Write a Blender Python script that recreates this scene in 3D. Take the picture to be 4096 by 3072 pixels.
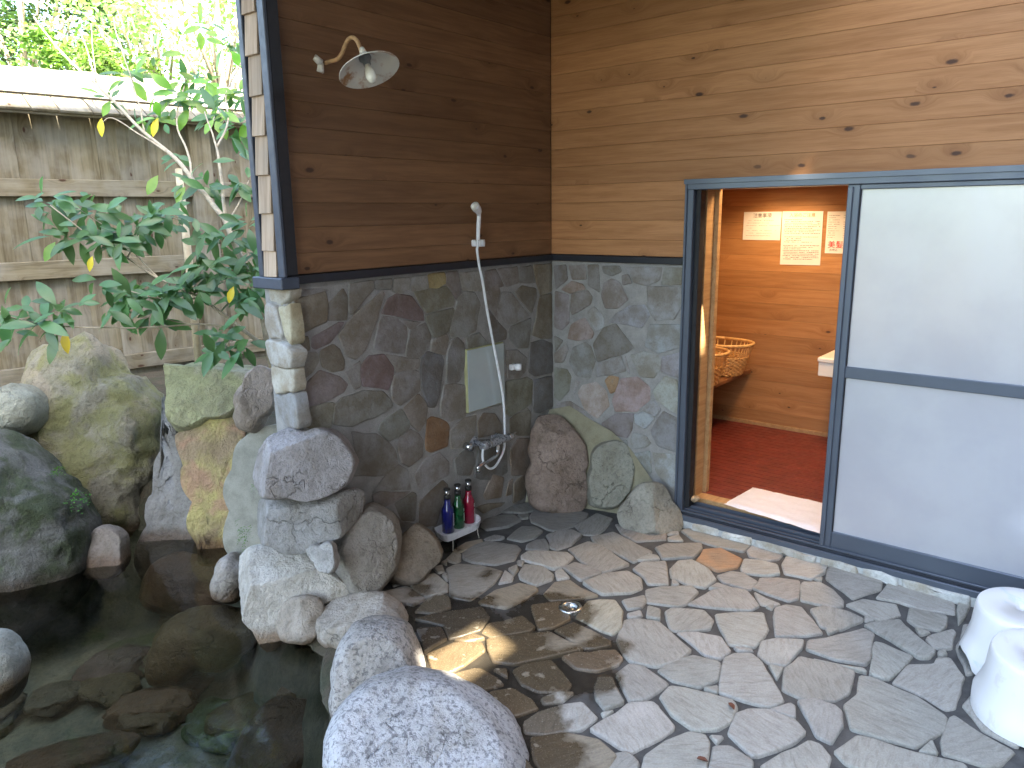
import bpy, bmesh, math, random
from mathutils import Vector, Matrix, noise
R = math.radians
for o in list(bpy.data.objects): bpy.data.objects.remove(o)
scene = bpy.context.scene
COL = scene.collection

# ------------------------------------------------------------------ camera
CAM = Vector((-3.639, -2.701, 1.700))
PITCH, YAW, ROLL, FPX = R(12.7196), R(50.2922), R(-0.8282), 3013.44
FW = Vector((math.sin(YAW)*math.cos(PITCH), math.cos(YAW)*math.cos(PITCH), -math.sin(PITCH)))
_r = FW.cross(Vector((0, 0, 1))).normalized(); _u = _r.cross(FW)
RT = _r*math.cos(ROLL) + _u*math.sin(ROLL)
UP = -_r*math.sin(ROLL) + _u*math.cos(ROLL)
cd = bpy.data.cameras.new('camera'); cam = bpy.data.objects.new('camera', cd); COL.objects.link(cam)
cam.matrix_world = Matrix(((RT.x, UP.x, -FW.x, CAM.x), (RT.y, UP.y, -FW.y, CAM.y), (RT.z, UP.z, -FW.z, CAM.z), (0, 0, 0, 1)))
cd.sensor_width = 36; cd.lens = 36*FPX/4096; cd.clip_start = .05; cd.clip_end = 2000
scene.camera = cam

# ------------------------------------------------------------------ sky, sun, exposure
SUN_EL = R(50)
TRAVEL = Vector((.30*math.cos(SUN_EL), .954*math.cos(SUN_EL), -math.sin(SUN_EL))).normalized()
w = bpy.data.worlds.new('World'); scene.world = w; w.use_nodes = True
nt = w.node_tree; bgn = nt.nodes['Background']
sk = nt.nodes.new('ShaderNodeTexSky'); sk.sky_type = 'NISHITA'; sk.sun_disc = False
sk.sun_elevation = SUN_EL; sk.sun_rotation = math.atan2(-TRAVEL.x, -TRAVEL.y)
sk.air_density = 1.0; sk.dust_density = 2.5; sk.ozone_density = 1.0
nt.links.new(sk.outputs[0], bgn.inputs[0]); bgn.inputs[1].default_value = .15
sl = bpy.data.lights.new('sun', 'SUN'); sl.energy = 5.0; sl.angle = R(.53); sl.color = (1, .93, .82)
so = bpy.data.objects.new('sun', sl); COL.objects.link(so); so.rotation_euler = TRAVEL.to_track_quat('-Z', 'Y').to_euler()
scene.view_settings.view_transform = 'Standard'; scene.view_settings.look = 'None'
scene.view_settings.exposure = 3.38; scene.view_settings.gamma = 1.0
scene.view_settings.use_white_balance = True; scene.view_settings.white_balance_temperature = 7000; scene.view_settings.white_balance_tint = 8
scene.render.engine = 'CYCLES'

# ------------------------------------------------------------------ layout helpers (photo pixel -> place in the world)
def ray(x, y): return FW + RT*((x-2048)/FPX) - UP*((y-1536)/FPX)
def onz(q, z=0.): d = ray(*q); return CAM + d*((z-CAM.z)/d.z)
def ony(q, y=0.): d = ray(*q); return CAM + d*((y-CAM.y)/d.y)
def onx(q, x=0.): d = ray(*q); return CAM + d*((x-CAM.x)/d.x)
def atd(q, D): return CAM + ray(*q)*D
def crop(ox, oy, s): return lambda x, y: (ox+s*x, oy+s*y)
V = crop(0, 0, 4096/2212)
F5 = crop(1600, 1900, .5425); F6 = crop(2300, 2000, .6462); F7 = crop(3200, 2150, .5558); F4 = crop(1200, 2300, .5425)
A6 = crop(1100, 1000, .5425); A5 = crop(900, 1600, .4973); B1 = crop(2000, 950, .7233)
K4 = crop(0, 100, .9038); I5 = crop(2700, 680, .3617); I6 = crop(2700, 1280, .3617)
VV = crop(1800, 1680, .14467); TB = crop(1720, 1900, .16878)

# ------------------------------------------------------------------ object helpers
def tag(o, label=None, cat=None, group=None, kind=None):
    if label: o['label'] = label
    if cat: o['category'] = cat
    if group: o['group'] = group
    if kind: o['kind'] = kind
    return o
def setpar(o, p):
    if p is not None:
        o.parent = p; o.matrix_parent_inverse = PINV.get(p.name, Matrix.Identity(4))
PINV = {}
def empty(name, loc, label=None, cat=None, group=None):
    o = bpy.data.objects.new(name, None); o.empty_display_size = .05; COL.objects.link(o); o.location = loc
    PINV[o.name] = Matrix.Translation(Vector(loc)).inverted()
    return tag(o, label, cat, group)
def link(name, me, parent=None, loc=None, rot=None, color=None):
    o = bpy.data.objects.new(name, me); COL.objects.link(o)
    if loc is not None: o.location = loc
    if rot is not None:
        if isinstance(rot, Matrix): o.matrix_world = Matrix.Translation(Vector(loc or (0, 0, 0))) @ rot.to_4x4()
        else: o.rotation_euler = rot
    if color is not None: o.color = (*color, 1)
    PINV[o.name] = o.matrix_basis.inverted()
    setpar(o, parent)
    return o
def mesh(name, verts, faces, mat=None, smooth=True):
    me = bpy.data.meshes.new(name); me.from_pydata([tuple(v) for v in verts], [], faces)
    me.update()
    if mat: me.materials.append(mat)
    if smooth: me.polygons.foreach_set('use_smooth', [True]*len(me.polygons))
    return me
def bm_mesh(name, bm, mat=None, smooth=False):
    bmesh.ops.recalc_face_normals(bm, faces=bm.faces)
    me = bpy.data.meshes.new(name); bm.to_mesh(me); bm.free()
    if mat: me.materials.append(mat)
    if smooth: me.polygons.foreach_set('use_smooth', [True]*len(me.polygons))
    return me
def box_bm(lo, hi, b=0., bm=None):
    n = bm or bmesh.new(); t = bmesh.new()
    bmesh.ops.create_cube(t, size=1)
    for v in t.verts:
        for i in range(3): v.co[i] = lo[i] + (v.co[i]+.5)*(hi[i]-lo[i])
    if b > 0: bmesh.ops.bevel(t, geom=t.edges[:], offset=b, segments=1, affect='EDGES', profile=.5)
    me = bpy.data.meshes.new('t'); t.to_mesh(me); t.free(); n.from_mesh(me); bpy.data.meshes.remove(me)
    return n
def box(name, lo, hi, mat, parent=None, b=.003, color=None):
    lo = Vector(lo); hi = Vector(hi); c = (lo+hi)/2
    me = bm_mesh(name, box_bm(lo-c, hi-c, min(b, min(hi-lo)*.3)), mat)
    return link(name, me, parent, loc=c, color=color)
def tube_bm(pts, rad, n=10, bm=None, cap=True):
    bm = bm or bmesh.new(); pts = [Vector(p) for p in pts]
    if not isinstance(rad, (list, tuple)): rad = [rad]*len(pts)
    T = (pts[1]-pts[0]).normalized(); N = T.orthogonal().normalized(); rings = []
    for i, p in enumerate(pts):
        t = (pts[min(i+1, len(pts)-1)]-pts[max(i-1, 0)]).normalized()
        q = T.rotation_difference(t); N = (q @ N); N = (N - t*N.dot(t)).normalized(); T = t; B = t.cross(N)
        rings.append([bm.verts.new(p + (N*math.cos(2*math.pi*k/n)+B*math.sin(2*math.pi*k/n))*rad[i]) for k in range(n)])
    for a, b in zip(rings, rings[1:]):
        for k in range(n): bm.faces.new((a[k], a[(k+1) % n], b[(k+1) % n], b[k]))
    if cap:
        bm.faces.new(rings[0][::-1]); bm.faces.new(rings[-1])
    return bm
def tube(name, pts, rad, mat, parent=None, n=10):
    return link(name, bm_mesh(name, tube_bm(pts, rad, n), mat, True), parent)
def spline(pts, k=6):
    P = [Vector(p) for p in pts]; P = [P[0]*2-P[1]]+P+[P[-1]*2-P[-2]]; out = []
    for i in range(1, len(P)-2):
        for j in range(k):
            t = j/k; a, b, c, d = P[i-1:i+3]
            out.append(.5*((2*b)+(-a+c)*t+(2*a-5*b+4*c-d)*t*t+(-a+3*b-3*c+d)*t**3))
    out.append(P[-2]); return out
def lathe_bm(prof, n=28, bm=None, M=None, sx=1., sy=1.):
    bm = bm or bmesh.new(); M = M or Matrix.Identity(4); rings = []
    for r, z in prof:
        if r < 1e-5: rings.append([bm.verts.new(M @ Vector((0, 0, z)))])
        else: rings.append([bm.verts.new(M @ Vector((r*sx*math.cos(2*math.pi*k/n), r*sy*math.sin(2*math.pi*k/n), z))) for k in range(n)])
    for a, b in zip(rings, rings[1:]):
        for k in range(n):
            k2 = (k+1) % n
            if len(a) == 1 and len(b) == 1: continue
            if len(a) == 1: bm.faces.new((a[0], b[k2], b[k]))
            elif len(b) == 1: bm.faces.new((a[k], a[k2], b[0]))
            else: bm.faces.new((a[k], a[k2], b[k2], b[k]))
    return bm
def lathe(name, prof, mat, parent=None, M=None, n=28, sx=1., sy=1.):
    return link(name, bm_mesh(name, lathe_bm(prof, n, None, M, sx, sy), mat, True), parent)

# ------------------------------------------------------------------ materials
class NT:
    def __init__(s, name):
        s.m = bpy.data.materials.new(name); s.m.use_nodes = True; s.t = s.m.node_tree
        s.b = s.t.nodes['Principled BSDF']; s.out = s.t.nodes['Material Output']
    def n(s, typ, **kw):
        nd = s.t.nodes.new('ShaderNode'+typ)
        for k, v in kw.items():
            if k.startswith('i_'):
                key = k[2:]; key = int(key) if key.isdigit() else key.replace('_', ' ')
                if hasattr(v, 'is_output') or isinstance(v, bpy.types.NodeSocket): s.t.links.new(v, nd.inputs[key])
                else: nd.inputs[key].default_value = v
            else: setattr(nd, k, v)
        return nd
    def l(s, a, b): s.t.links.new(a, b)
    def set(s, key, v):
        if isinstance(v, bpy.types.NodeSocket): s.l(v, s.b.inputs[key])
        else: s.b.inputs[key].default_value = v
    def math(s, op, a, b=0., c=0., clamp=False):
        return s.n('Math', operation=op, use_clamp=clamp, i_0=a, i_1=b, i_2=c).outputs[0]
    def vmath(s, op, a, b=(0, 0, 0)):
        nd = s.n('VectorMath', operation=op, i_0=a, i_1=b); return nd.outputs['Value'] if op in ('DISTANCE', 'LENGTH', 'DOT_PRODUCT') else nd.outputs[0]
    def scale(s, v, f):
        nd = s.n('VectorMath', operation='MULTIPLY', i_0=v, i_1=f if isinstance(f, tuple) else (f, f, f)); return nd.outputs[0]
    def noise(s, vec, sc, detail=4., rough=.55, dist=0., out=0):
        return s.n('TexNoise', i_Vector=vec, i_Scale=sc, i_Detail=detail, i_Roughness=rough, i_Distortion=dist).outputs[out]
    def ramp(s, f, stops):
        nd = s.n('ValToRGB', i_0=f); cr = nd.color_ramp
        while len(cr.elements) > 1: cr.elements.remove(cr.elements[-1])
        for i, (p, c) in enumerate(stops):
            e = cr.elements[0] if i == 0 else cr.elements.new(p)
            e.position = p; e.color = (*(c if isinstance(c, tuple) else (c, c, c)), 1)
        return nd.outputs[0]
    def mix(s, f, a, b, mode='MIX'):
        nd = s.n('Mix', data_type='RGBA', blend_type=mode)
        for k, v in ((0, f), (6, a), (7, b)):
            if isinstance(v, bpy.types.NodeSocket): s.l(v, nd.inputs[k])
            else: nd.inputs[k].default_value = (*v, 1) if isinstance(v, tuple) else v
        return nd.outputs[2]
    def maprange(s, v, a, b, c=0., d=1.):
        return s.n('MapRange', i_0=v, i_1=a, i_2=b, i_3=c, i_4=d, interpolation_type='SMOOTHSTEP').outputs[0]
    def bump(s, h, strength=.3, dist=.01):
        s.l(s.n('Bump', i_Height=h, i_Strength=strength, i_Distance=dist).outputs[0], s.b.inputs['Normal'])
    def pos(s): return s.n('NewGeometry').outputs['Position']
    def obj(s): return s.n('TexCoord').outputs['Object']
    def info(s): return s.n('ObjectInfo').outputs
    def xyz(s, v): return s.n('SeparateXYZ', i_0=v).outputs

def simple(name, col, rough=.5, metal=0., var=.08, scale=12., bump=0., spec=.5, coat=0.):
    m = NT(name); p = m.pos(); f = m.noise(p, scale, 5)
    a = tuple(c*(1-var) for c in col); b = tuple(min(1, c*(1+var)) for c in col)
    m.set('Base Color', m.ramp(f, [(.3, a), (.7, b)])); m.set('Metallic', metal)
    m.set('Roughness', m.maprange(m.noise(p, scale*2.3, 3), .3, .7, max(.02, rough-.07), min(1, rough+.07)))
    m.set('Specular IOR Level', spec); m.set('Coat Weight', coat)
    if bump: m.bump(m.noise(p, scale*6, 4), bump, .004)
    return m.m

def wet_mask(m, p):
    q = m.vmath('ADD', p, m.scale(m.vmath('SUBTRACT', m.noise(p, 9., 5, .6, 0, 1), (.5, .5, .5)), .22))
    cur = None
    for (vx, vy, r_) in WET:
        c = onz(V(vx, vy), 0)
        d = m.math('SUBTRACT', m.vmath('DISTANCE', q, tuple(c)), r_)
        cur = d if cur is None else m.math('MINIMUM', cur, d)
    return m.maprange(cur, -.03, .025, 1., 0.)
WET = [(985, 1330, .21), (1190, 1325, .20), (900, 1330, .12), (1030, 1430, .33), (1250, 1450, .17), (1120, 1560, .18), (1180, 1640, .13), (1060, 1240, .05), (900, 1275, .07), (960, 1175, .10), (1310, 1400, .1)]

def flagstone_mat():
    m = NT('flagstone_quartzite'); p = m.pos(); inf = m.info()
    seed = m.n('CombineXYZ', i_0=m.math('MULTIPLY', inf['Random'], 37.), i_1=m.math('MULTIPLY', inf['Random'], 91.), i_2=0.).outputs[0]
    q = m.vmath('ADD', p, seed)
    qr = m.n('VectorRotate', rotation_type='Z_AXIS', i_Vector=q, i_Angle=m.math('MULTIPLY', inf['Random'], 9.)).outputs[0]
    streak = m.noise(m.n('Mapping', i_Vector=qr, i_Scale=(14, 60, 30)).outputs[0], 1., 7, .7, .6)
    big = m.noise(q, 7., 5, .6); fine = m.noise(q, 160., 3, .7)
    c = m.mix(m.maprange(big, .25, .75), inf['Color'], m.mix(.55, inf['Color'], (.235, .222, .19)))
    c = m.mix(m.maprange(streak, .42, .72, 0, .55), c, m.mix(1., c, (.50, .47, .42), 'MULTIPLY'))
    c = m.mix(m.maprange(fine, .3, .75, 0, .5), c, m.mix(1., c, (1.5, 1.48, 1.4), 'MULTIPLY'))
    val = m.math('ADD', m.math('MULTIPLY', inf['Random'], .26), .88)
    c = m.n('HueSaturation', i_Value=val, i_Color=c).outputs[0]
    wm = wet_mask(m, p)
    # splashed wet patches: soaked stone is darker and browner
    dryspot = m.maprange(m.noise(q, 16., 4), .62, .7)
    wm = m.math('MULTIPLY', wm, m.math('SUBTRACT', 1., dryspot))
    c = m.mix(wm, c, m.mix(1., c, (.36, .31, .25), 'MULTIPLY'))
    m.set('Base Color', c)
    m.set('Roughness', m.mix(wm, m.ramp(big, [(.2, .62), (.8, .85)]), m.ramp(fine, [(.2, .12), (.8, .34)])))
    m.set('Specular IOR Level', .5)
    m.bump(m.math('ADD', m.math('MULTIPLY', streak, .7), m.math('ADD', m.math('MULTIPLY', big, .8), m.math('MULTIPLY', fine, .12))), .55, .012)
    return m.m
def wallstone_mat():
    m = NT('wall_andesite'); p = m.pos(); inf = m.info()
    seed = m.n('CombineXYZ', i_0=m.math('MULTIPLY', inf['Random'], 37.), i_1=m.math('MULTIPLY', inf['Random'], 91.), i_2=0.).outputs[0]
    q = m.vmath('ADD', p, seed); big = m.noise(q, 9., 5, .65); fine = m.noise(q, 120., 4, .7); mid = m.noise(q, 30., 4, .6, .6)
    c = m.mix(m.maprange(big, .32, .66, 0, .9), inf['Color'], m.mix(1., inf['Color'], (.62, .53, .42), 'MULTIPLY'))
    c = m.mix(m.maprange(mid, .52, .75, 0, .6), c, m.mix(.6, c, (.25, .24, .22)))
    c = m.mix(m.maprange(fine, .45, .75, 0, .55), c, m.mix(1., c, (.55, .55, .55), 'MULTIPLY'))
    c = m.n('HueSaturation', i_Value=m.math('ADD', m.math('MULTIPLY', inf['Random'], .3), .85), i_Color=c).outputs[0]
    m.set('Base Color', c); m.set('Roughness', m.ramp(mid, [(.25, .5), (.8, .78)]))
    m.bump(m.math('ADD', m.math('MULTIPLY', big, 1.), m.math('ADD', m.math('MULTIPLY', mid, .5), m.math('MULTIPLY', fine, .15))), .6, .012)
    return m.m
def mortar_mat(name, c1, c2, wet=False):
    m = NT(name); p = m.pos(); f = m.noise(p, 14., 5, .6); g = m.noise(p, 220., 3, .7)
    c = m.mix(m.maprange(f, .3, .7), c1, c2); c = m.mix(m.maprange(g, .4, .75, 0, .5), c, m.mix(1., c, (.6, .6, .6), 'MULTIPLY'))
    r_ = .85
    if wet:
        wm = wet_mask(m, p); c = m.mix(wm, c, m.mix(1., c, (.33, .29, .24), 'MULTIPLY'))
        m.set('Roughness', m.maprange(wm, 0, 1, .85, .22))
    else: m.set('Roughness', .88)
    m.set('Base Color', c); m.bump(m.math('ADD', f, m.math('MULTIPLY', g, .4)), .5, .008); return m.m
def wood_mat(name, base, dark, knot=True, rough=.5, grey=0., spec=.4, ax=0):
    """boards modelled with their length along local X"""
    m = NT(name); inf = m.info(); o = m.obj()
    off = m.n('CombineXYZ', i_0=m.math('MULTIPLY', inf['Random'], 53.), i_1=m.math('MULTIPLY', inf['Random'], 17.), i_2=m.math('MULTIPLY', inf['Random'], 71.)).outputs[0]
    q = m.vmath('ADD', o, off)
    kmask = None
    if knot:
        kx = m.xyz(q); kp = m.n('CombineXYZ', i_0=m.math('MULTIPLY', kx[0], 3.0), i_1=m.math('MULTIPLY', kx[2], 6.5), i_2=0.).outputs[0]
        vo = m.n('TexVoronoi', voronoi_dimensions='2D', i_Vector=kp, i_Scale=1., i_Randomness=1.)
        d = vo.outputs['Distance']; pick = m.xyz(vo.outputs['Color'])[0]
        kd = m.math('ADD', d, m.math('MULTIPLY', m.noise(q, 40., 2), .05))
        has = m.maprange(pick, .42, .46)
        size = m.math('ADD', .03, m.math('MULTIPLY', m.xyz(vo.outputs['Color'])[1], .065))
        kmask = m.math('MULTIPLY', m.maprange(m.math('DIVIDE', kd, size), .7, 1.25, 1., 0.), has)
        halo = m.math('MULTIPLY', m.maprange(kd, .04, .34, 1., 0.), has)
        warp = m.math('MULTIPLY', halo, .05)
        q = m.vmath('ADD', q, m.n('CombineXYZ', i_0=0., i_1=0., i_2=warp).outputs[0])
    gr = m.noise(m.n('Mapping', i_Vector=q, i_Scale=(2.2, 34, 34)).outputs[0], 1., 6, .62, .5)
    fine = m.noise(m.n('Mapping', i_Vector=q, i_Scale=(9, 260, 260)).outputs[0], 1., 3, .6)
    cloud = m.noise(q, 2.6, 4, .55)
    c = m.mix(m.maprange(gr, .34, .7), base, dark)
    c = m.mix(m.maprange(fine, .4, .8, 0, .35), c, m.mix(1., c, (.55, .5, .45), 'MULTIPLY'))
    c = m.mix(m.maprange(cloud, .45, .8, 0, .3), c, m.mix(1., c, (.68, .62, .55), 'MULTIPLY'))
    c = m.n('HueSaturation', i_Saturation=1., i_Value=m.math('ADD', m.math('MULTIPLY', inf['Random'], .28), .86), i_Color=c).outputs[0]
    if grey: c = m.mix(m.maprange(m.noise(q, 5., 4), .35, .7, 0., grey), c, (.30, .295, .27))
    if knot:
        c = m.mix(m.math('MULTIPLY', halo, .35), c, m.mix(1., c, (.5, .42, .34), 'MULTIPLY'))
        c = m.mix(m.math('MULTIPLY', kmask, .9), c, (.045, .018, .010))
    m.set('Base Color', c); m.set('Roughness', m.ramp(gr, [(.2, rough), (.8, min(1, rough+.2))])); m.set('Specular IOR Level', spec)
    m.bump(m.math('ADD', gr, m.math('MULTIPLY', fine, .5)), .22, .003)
    return m.m
def rock_mat(name='boulder_rock', granite=0.):
    """boulder: base tint from the object colour; lichen, pits and a brown tide mark near the water"""
    m = NT(name); p = m.pos(); inf = m.info(); nrm = m.n('NewGeometry').outputs['Normal']
    seed = m.n('CombineXYZ', i_0=m.math('MULTIPLY', inf['Random'], 37.), i_1=m.math('MULTIPLY', inf['Random'], 91.), i_2=0.).outputs[0]
    q = m.vmath('ADD', p, seed)
    big = m.noise(q, 5., 5, .6); mid = m.noise(q, 22., 5, .65, .4); fine = m.noise(q, 130., 3, .75)
    c = m.mix(m.maprange(big, .3, .7), inf['Color'], m.mix(1., inf['Color'], (.66, .64, .60), 'MULTIPLY'))
    c = m.mix(m.maprange(mid, .5, .78, 0, .7), c, m.mix(1., c, (.5, .49, .46), 'MULTIPLY'))
    c = m.mix(m.maprange(m.noise(q, 58., 4, .75), .50, .60, 0, .30+.55*granite), c, m.mix(1., c, (.36, .36, .38), 'MULTIPLY'))
    vq = m.vmath('ADD', q, m.scale(m.vmath('SUBTRACT', m.noise(q, 7., 4, .6, 0, 1), (.5, .5, .5)), .22))
    crk = m.n('TexVoronoi', feature='DISTANCE_TO_EDGE', i_Vector=vq, i_Scale=5.).outputs['Distance']
    ck = m.math('MULTIPLY', m.maprange(crk, .0, .022, 1., 0.), m.maprange(m.noise(q, 4., 3), .5, .6))
    c = m.mix(m.math('MULTIPLY', ck, .4*(1-granite)), c, m.mix(1., c, (.3, .28, .25), 'MULTIPLY'))
    stain = m.noise(m.n('Mapping', i_Vector=q, i_Scale=(7, 7, 1.6)).outputs[0], 1., 5, .6)
    c = m.mix(m.maprange(stain, .5, .68, 0, .5), c, m.mix(1., c, (.62, .56, .45), 'MULTIPLY'))
    c = m.mix(m.maprange(fine, .28, .45, .15+.4*granite, 0), c, m.mix(1., c, (1.4, 1.4, 1.4), 'MULTIPLY'))
    z = m.xyz(p)[2]; zz = m.math('ADD', z, m.math('MULTIPLY', m.math('SUBTRACT', mid, .5), .09))
    tide = m.math('MULTIPLY', m.maprange(zz, -.10, -.02, 1., 0.), .85)
    c = m.mix(tide, c, m.mix(1., c, (.42, .27, .15), 'MULTIPLY'))
    m.set('Base Color', c); m.set('Roughness', m.maprange(tide, 0, 1, .82, .35))
    m.bump(m.math('SUBTRACT', m.math('ADD', m.math('MULTIPLY', mid, 1.), m.math('ADD', m.math('MULTIPLY', fine, .22), big)), m.math('MULTIPLY', ck, .5)), .75, .03)
    return m.m
def mossrock_mat(name, patch, thr=.5, speck=None, pscale=4., dirt=.8):
    m = NT(name); p = m.pos(); inf = m.info()
    q = p; big = m.noise(q, 5., 5, .6); mid = m.noise(q, 24., 6, .68, .5); fine = m.noise(q, 120., 3, .75); pn = m.noise(q, pscale, 6, .62, .3)
    c = m.mix(m.maprange(big, .3, .7), inf['Color'], m.mix(1., inf['Color'], (.6, .58, .54), 'MULTIPLY'))
    c = m.mix(m.maprange(pn, thr-.08, thr+.12, 0, .85), c, patch)
    if speck: c = m.mix(m.maprange(m.noise(q, 3.1, 5, .6, .4), .52, .64, 0, .8), c, speck)
    c = m.mix(m.maprange(mid, .48, .75, 0, dirt), c, m.mix(1., c, (.42, .42, .38), 'MULTIPLY'))
    c = m.mix(m.maprange(fine, .5, .7, 0, .55), c, m.mix(1., c, (.5, .5, .5), 'MULTIPLY'))
    z = m.xyz(p)[2]; zz = m.math('ADD', z, m.math('MULTIPLY', m.math('SUBTRACT', mid, .5), .09))
    tide = m.math('MULTIPLY', m.maprange(zz, -.10, -.02, 1., 0.), .85)
    c = m.mix(tide, c, m.mix(1., c, (.42, .27, .15), 'MULTIPLY'))
    m.set('Base Color', c); m.set('Roughness', .88)
    m.bump(m.math('ADD', m.math('MULTIPLY', mid, 1.3), m.math('ADD', m.math('MULTIPLY', fine, .25), big)), .9, .04)
    return m.m
def leaf_mat(name, col, col2, trans=.35, rough=.35):
    m = NT(name); inf = m.info(); f = m.noise(m.pos(), 6., 3)
    h = m.n('HueSaturation', i_Hue=m.math('ADD', .485, m.math('MULTIPLY', inf['Random'], .03)), i_Value=m.math('ADD', .75, m.math('MULTIPLY', inf['Random'], .5)), i_Color=m.mix(m.maprange(f, .35, .65), col, col2)).outputs[0]
    m.set('Base Color', h); m.set('Roughness', rough); m.set('Specular IOR Level', .5)
    tr = m.n('BsdfTranslucent', i_Color=m.mix(1., h, (1.25, 1.55, .85), 'MULTIPLY'))
    mx = m.n('MixShader', i_0=trans, i_1=m.b.outputs[0], i_2=tr.outputs[0]); m.l(mx.outputs[0], m.out.inputs[0]); return m.m

M_FLAG = flagstone_mat(); M_WSTONE = wallstone_mat()
M_FMORT = mortar_mat('floor_mortar', (.062, .062, .060), (.105, .104, .10), True)
M_WMORT = mortar_mat('wall_mortar', (.335, .325, .305), (.25, .243, .228))
M_OMORT = mortar_mat('fillet_mortar', (.30, .28, .19), (.24, .215, .14))
M_CONC = mortar_mat('rock_concrete', (.29, .285, .235), (.20, .195, .155))
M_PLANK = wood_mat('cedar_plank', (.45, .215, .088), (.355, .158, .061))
M_PLANKSHADE = wood_mat('cedar_plank_shade_tone', (.235, .120, .056), (.17, .082, .038))  # darker copy of the cedar: the shower wall's shade put into the colour
M_INWOOD = wood_mat('pine_plank', (.42, .21, .085), (.33, .15, .055), True, .42)
M_JAMB = wood_mat('jamb_wood', (.46, .28, .13), (.36, .20, .085), False, .5)
M_FENCE = wood_mat('weathered_board', (.185, .16, .105), (.105, .085, .052), True, .8, .35, .2)
M_SHINGLE = wood_mat('shingle_wood', (.50, .38, .28), (.33, .235, .165), False, .8, .3, .2)
M_BLACK = simple('black_wood_and_shade', (.017, .018, .022), .5, 0, .2, 20)  # also serves as painted shade on the corner trim's front face
M_BLUEBLACK = simple('slate_paint', (.055, .068, .095), .45, 0, .15, 15); M_RAIL = simple('rail_paint', (.016, .018, .024), .4, 0, .15, 15)
M_ALU = simple('bronze_aluminium', (.105, .125, .16), .36, .4, .05, 3)
M_ALUD = simple('dark_track', (.05, .055, .07), .4, .5, .2, 14)
M_SEAL = simple('black_seal', (.008, .008, .01), .6, 0, .1)
M_ROCK = rock_mat(); M_GRANITE = rock_mat('granite_rock', 1.)
M_MOSS = mossrock_mat('mossy_boulder', (.22, .21, .075), .48, (.32, .27, .19))
M_DARKMOSS = mossrock_mat('dark_mossy_boulder', (.045, .065, .02), .47, (.15, .15, .14), 5.)
M_LICHEN = mossrock_mat('lichen_boulder', (.40, .40, .21), .44, (.46, .41, .31), 3.5, .6)
M_YELLOW = mossrock_mat('ochre_slab', (.58, .50, .18), .47, (.46, .27, .17), 2., .3)
M_WHITE = simple('white_plastic', (.78, .79, .80), .3, 0, .03)
M_HOSE = simple('hose_plastic', (.74, .76, .78), .3, 0, .03)
M_CREAM = simple('cream_plastic', (.70, .68, .60), .35, 0, .04)
M_CHROME = simple('chrome', (.62, .64, .66), .12, 1., .04)
M_GUNMETAL = simple('worn_chrome', (.36, .37, .39), .3, .6, .1, 30)
M_STEEL = simple('drain_steel', (.5, .5, .48), .28, 1., .12, 30)
M_PAPER = simple('paper', (.64, .61, .57), .7, 0, .03)
M_INK = simple('print_ink', (.05, .045, .045), .7, 0, .1)
M_INKRED = simple('red_ink', (.55, .05, .05), .7, 0, .1)
M_INKOR = simple('orange_ink', (.60, .22, .06), .7, 0, .1)
M_RATTAN = simple('rattan', (.66, .40, .16), .45, 0, .22, 40, .2)
M_TOWEL = simple('towel_cotton', (.78, .78, .82), .9, 0, .03, 60, .4)
M_COUNTER = simple('counter_white', (.78, .76, .70), .35, 0, .03)
M_SHELF = wood_mat('shelf_wood', (.22, .10, .045), (.15, .06, .025), False, .45)
M_BIN = simple('bin_plastic', (.02, .02, .018), .5)
M_MIRROR = simple('mirror_glass', (.55, .61, .60), .16, .45, .06, 8)
M_MIRBACK = simple('mirror_backing', (.40, .39, .20), .7, 0, .2)
M_SHADE = None

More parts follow.
